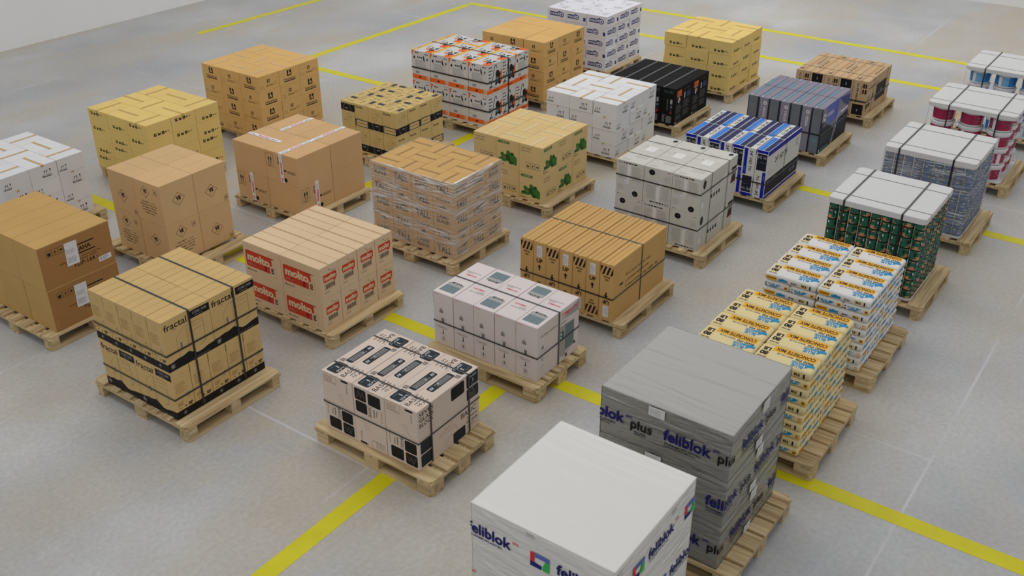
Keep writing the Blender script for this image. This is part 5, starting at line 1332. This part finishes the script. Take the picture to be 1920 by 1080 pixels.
def bucket_load(style, m, color, X0, Y0, lb, la, H, grp):
    pallet(X0 + lb / 2 + .02, Y0 + la / 2, 1.0, 1.2, 'x', f'wooden pallet under the {color} buckets', 7)
    z0 = .144; th = .05; nL = 4; n = 3; h = (H - th * .3 - .01) / nL; px, py = lb / n, la / n; r = min(px, py) / 2 / 1.035
    B_, L_, Hd = bucket_body(r, h, m, style), bucket_lid(r, h), bucket_handle(r, h); R = random.Random(style)
    tray(X0, Y0, lb, la, z0, .02, False, f'white moulded bottom tray under the {color} buckets')
    tray(X0 - .01, Y0 - .01, lb + .02, la + .02, z0 + H - th, th + .002, True, f'white moulded lid tray strapped over the {color} buckets', r=.07)
    for l in range(nL):
        for i in range(n):
            for j in range(n):
                if i and j: continue
                o = inst('bucket', B_, (X0 + (j + .5) * px, Y0 + (i + .5) * py, z0 + .007 + l * h), R.choice((0, .5, -.6, 1.2)))
                tag(o, f'{color} bucket with white lid, {layer_word(l, nL)}{where(i, j, n, n)}', 'bucket', grp)
                inst('lid', L_, (0, 0, 0), 0, o); inst('handle', Hd, (0, 0, 0), 0, o)
    straps(X0 - .016, Y0 - .016, lb + .032, la + .032, .146, .147 + H, f'{color} buckets', vx=(.16, .78), vy=(.2, .75), wv=.006, wy=.016)
bucket_load('r', PR, 'crimson', 12.527, 1.811, .86, .977, .844, 'crimson buckets')
bucket_load('b', PB, 'blue', 14.26, 1.82, .86, .977, .844, 'blue buckets')

# ------------------------------------------------------------------ light
wd = bpy.data.worlds.new('hall_daylight'); scn.world = wd; wd.use_nodes = True; nt = wd.node_tree; N = nt.nodes.new
bg = nt.nodes['Background']; tc = N('ShaderNodeTexCoord'); sp = N('ShaderNodeSeparateXYZ'); cr = N('ShaderNodeValToRGB')
nt.links.new(tc.outputs['Generated'], sp.inputs[0]); nt.links.new(sp.outputs['Z'], cr.inputs['Fac']); nt.links.new(cr.outputs['Color'], bg.inputs['Color'])
e = cr.color_ramp.elements; e[0].position = 0; e[0].color = (.60, .60, .605, 1); e[1].position = .9; e[1].color = (.84, .845, .86, 1)
bg.inputs['Strength'].default_value = .66
def area(name, loc, size, power, rot=(0, 0, 0)):
    l = bpy.data.lights.new(name, 'AREA'); l.shape = 'RECTANGLE'; l.size, l.size_y = size; l.energy = power; l.color = (1, .985, .96)
    o = bpy.data.objects.new(name, l); o.location = loc; o.rotation_euler = rot; COL.objects.link(o); return o
for x, pw in ((2, 122), (8, 128), (14, 165), (19.5, 250)): area('overhead_fill', (x, 7, 8), (2.0, 13), pw)  # unseen overhead area lights, added; far ones stronger to brighten floor and cartons there

# ------------------------------------------------------------------ camera
cd = bpy.data.cameras.new('camera'); cam = bpy.data.objects.new('camera', cd); COL.objects.link(cam)
cd.sensor_width = 36; cd.lens = 1922.8 / 1920 * 36; cd.clip_end = 200
cam.location = (0, 0, 5.078)
yaw = math.atan2(.5810, .8139)
cam.rotation_euler = (PI / 2 - math.radians(29.43), 0, yaw - PI / 2)
scn.camera = cam
scn.view_settings.view_transform = 'Standard'; scn.view_settings.look = 'None'; scn.view_settings.gamma = 1; scn.view_settings.use_curve_mapping = False
scn.view_settings.exposure = -0.09
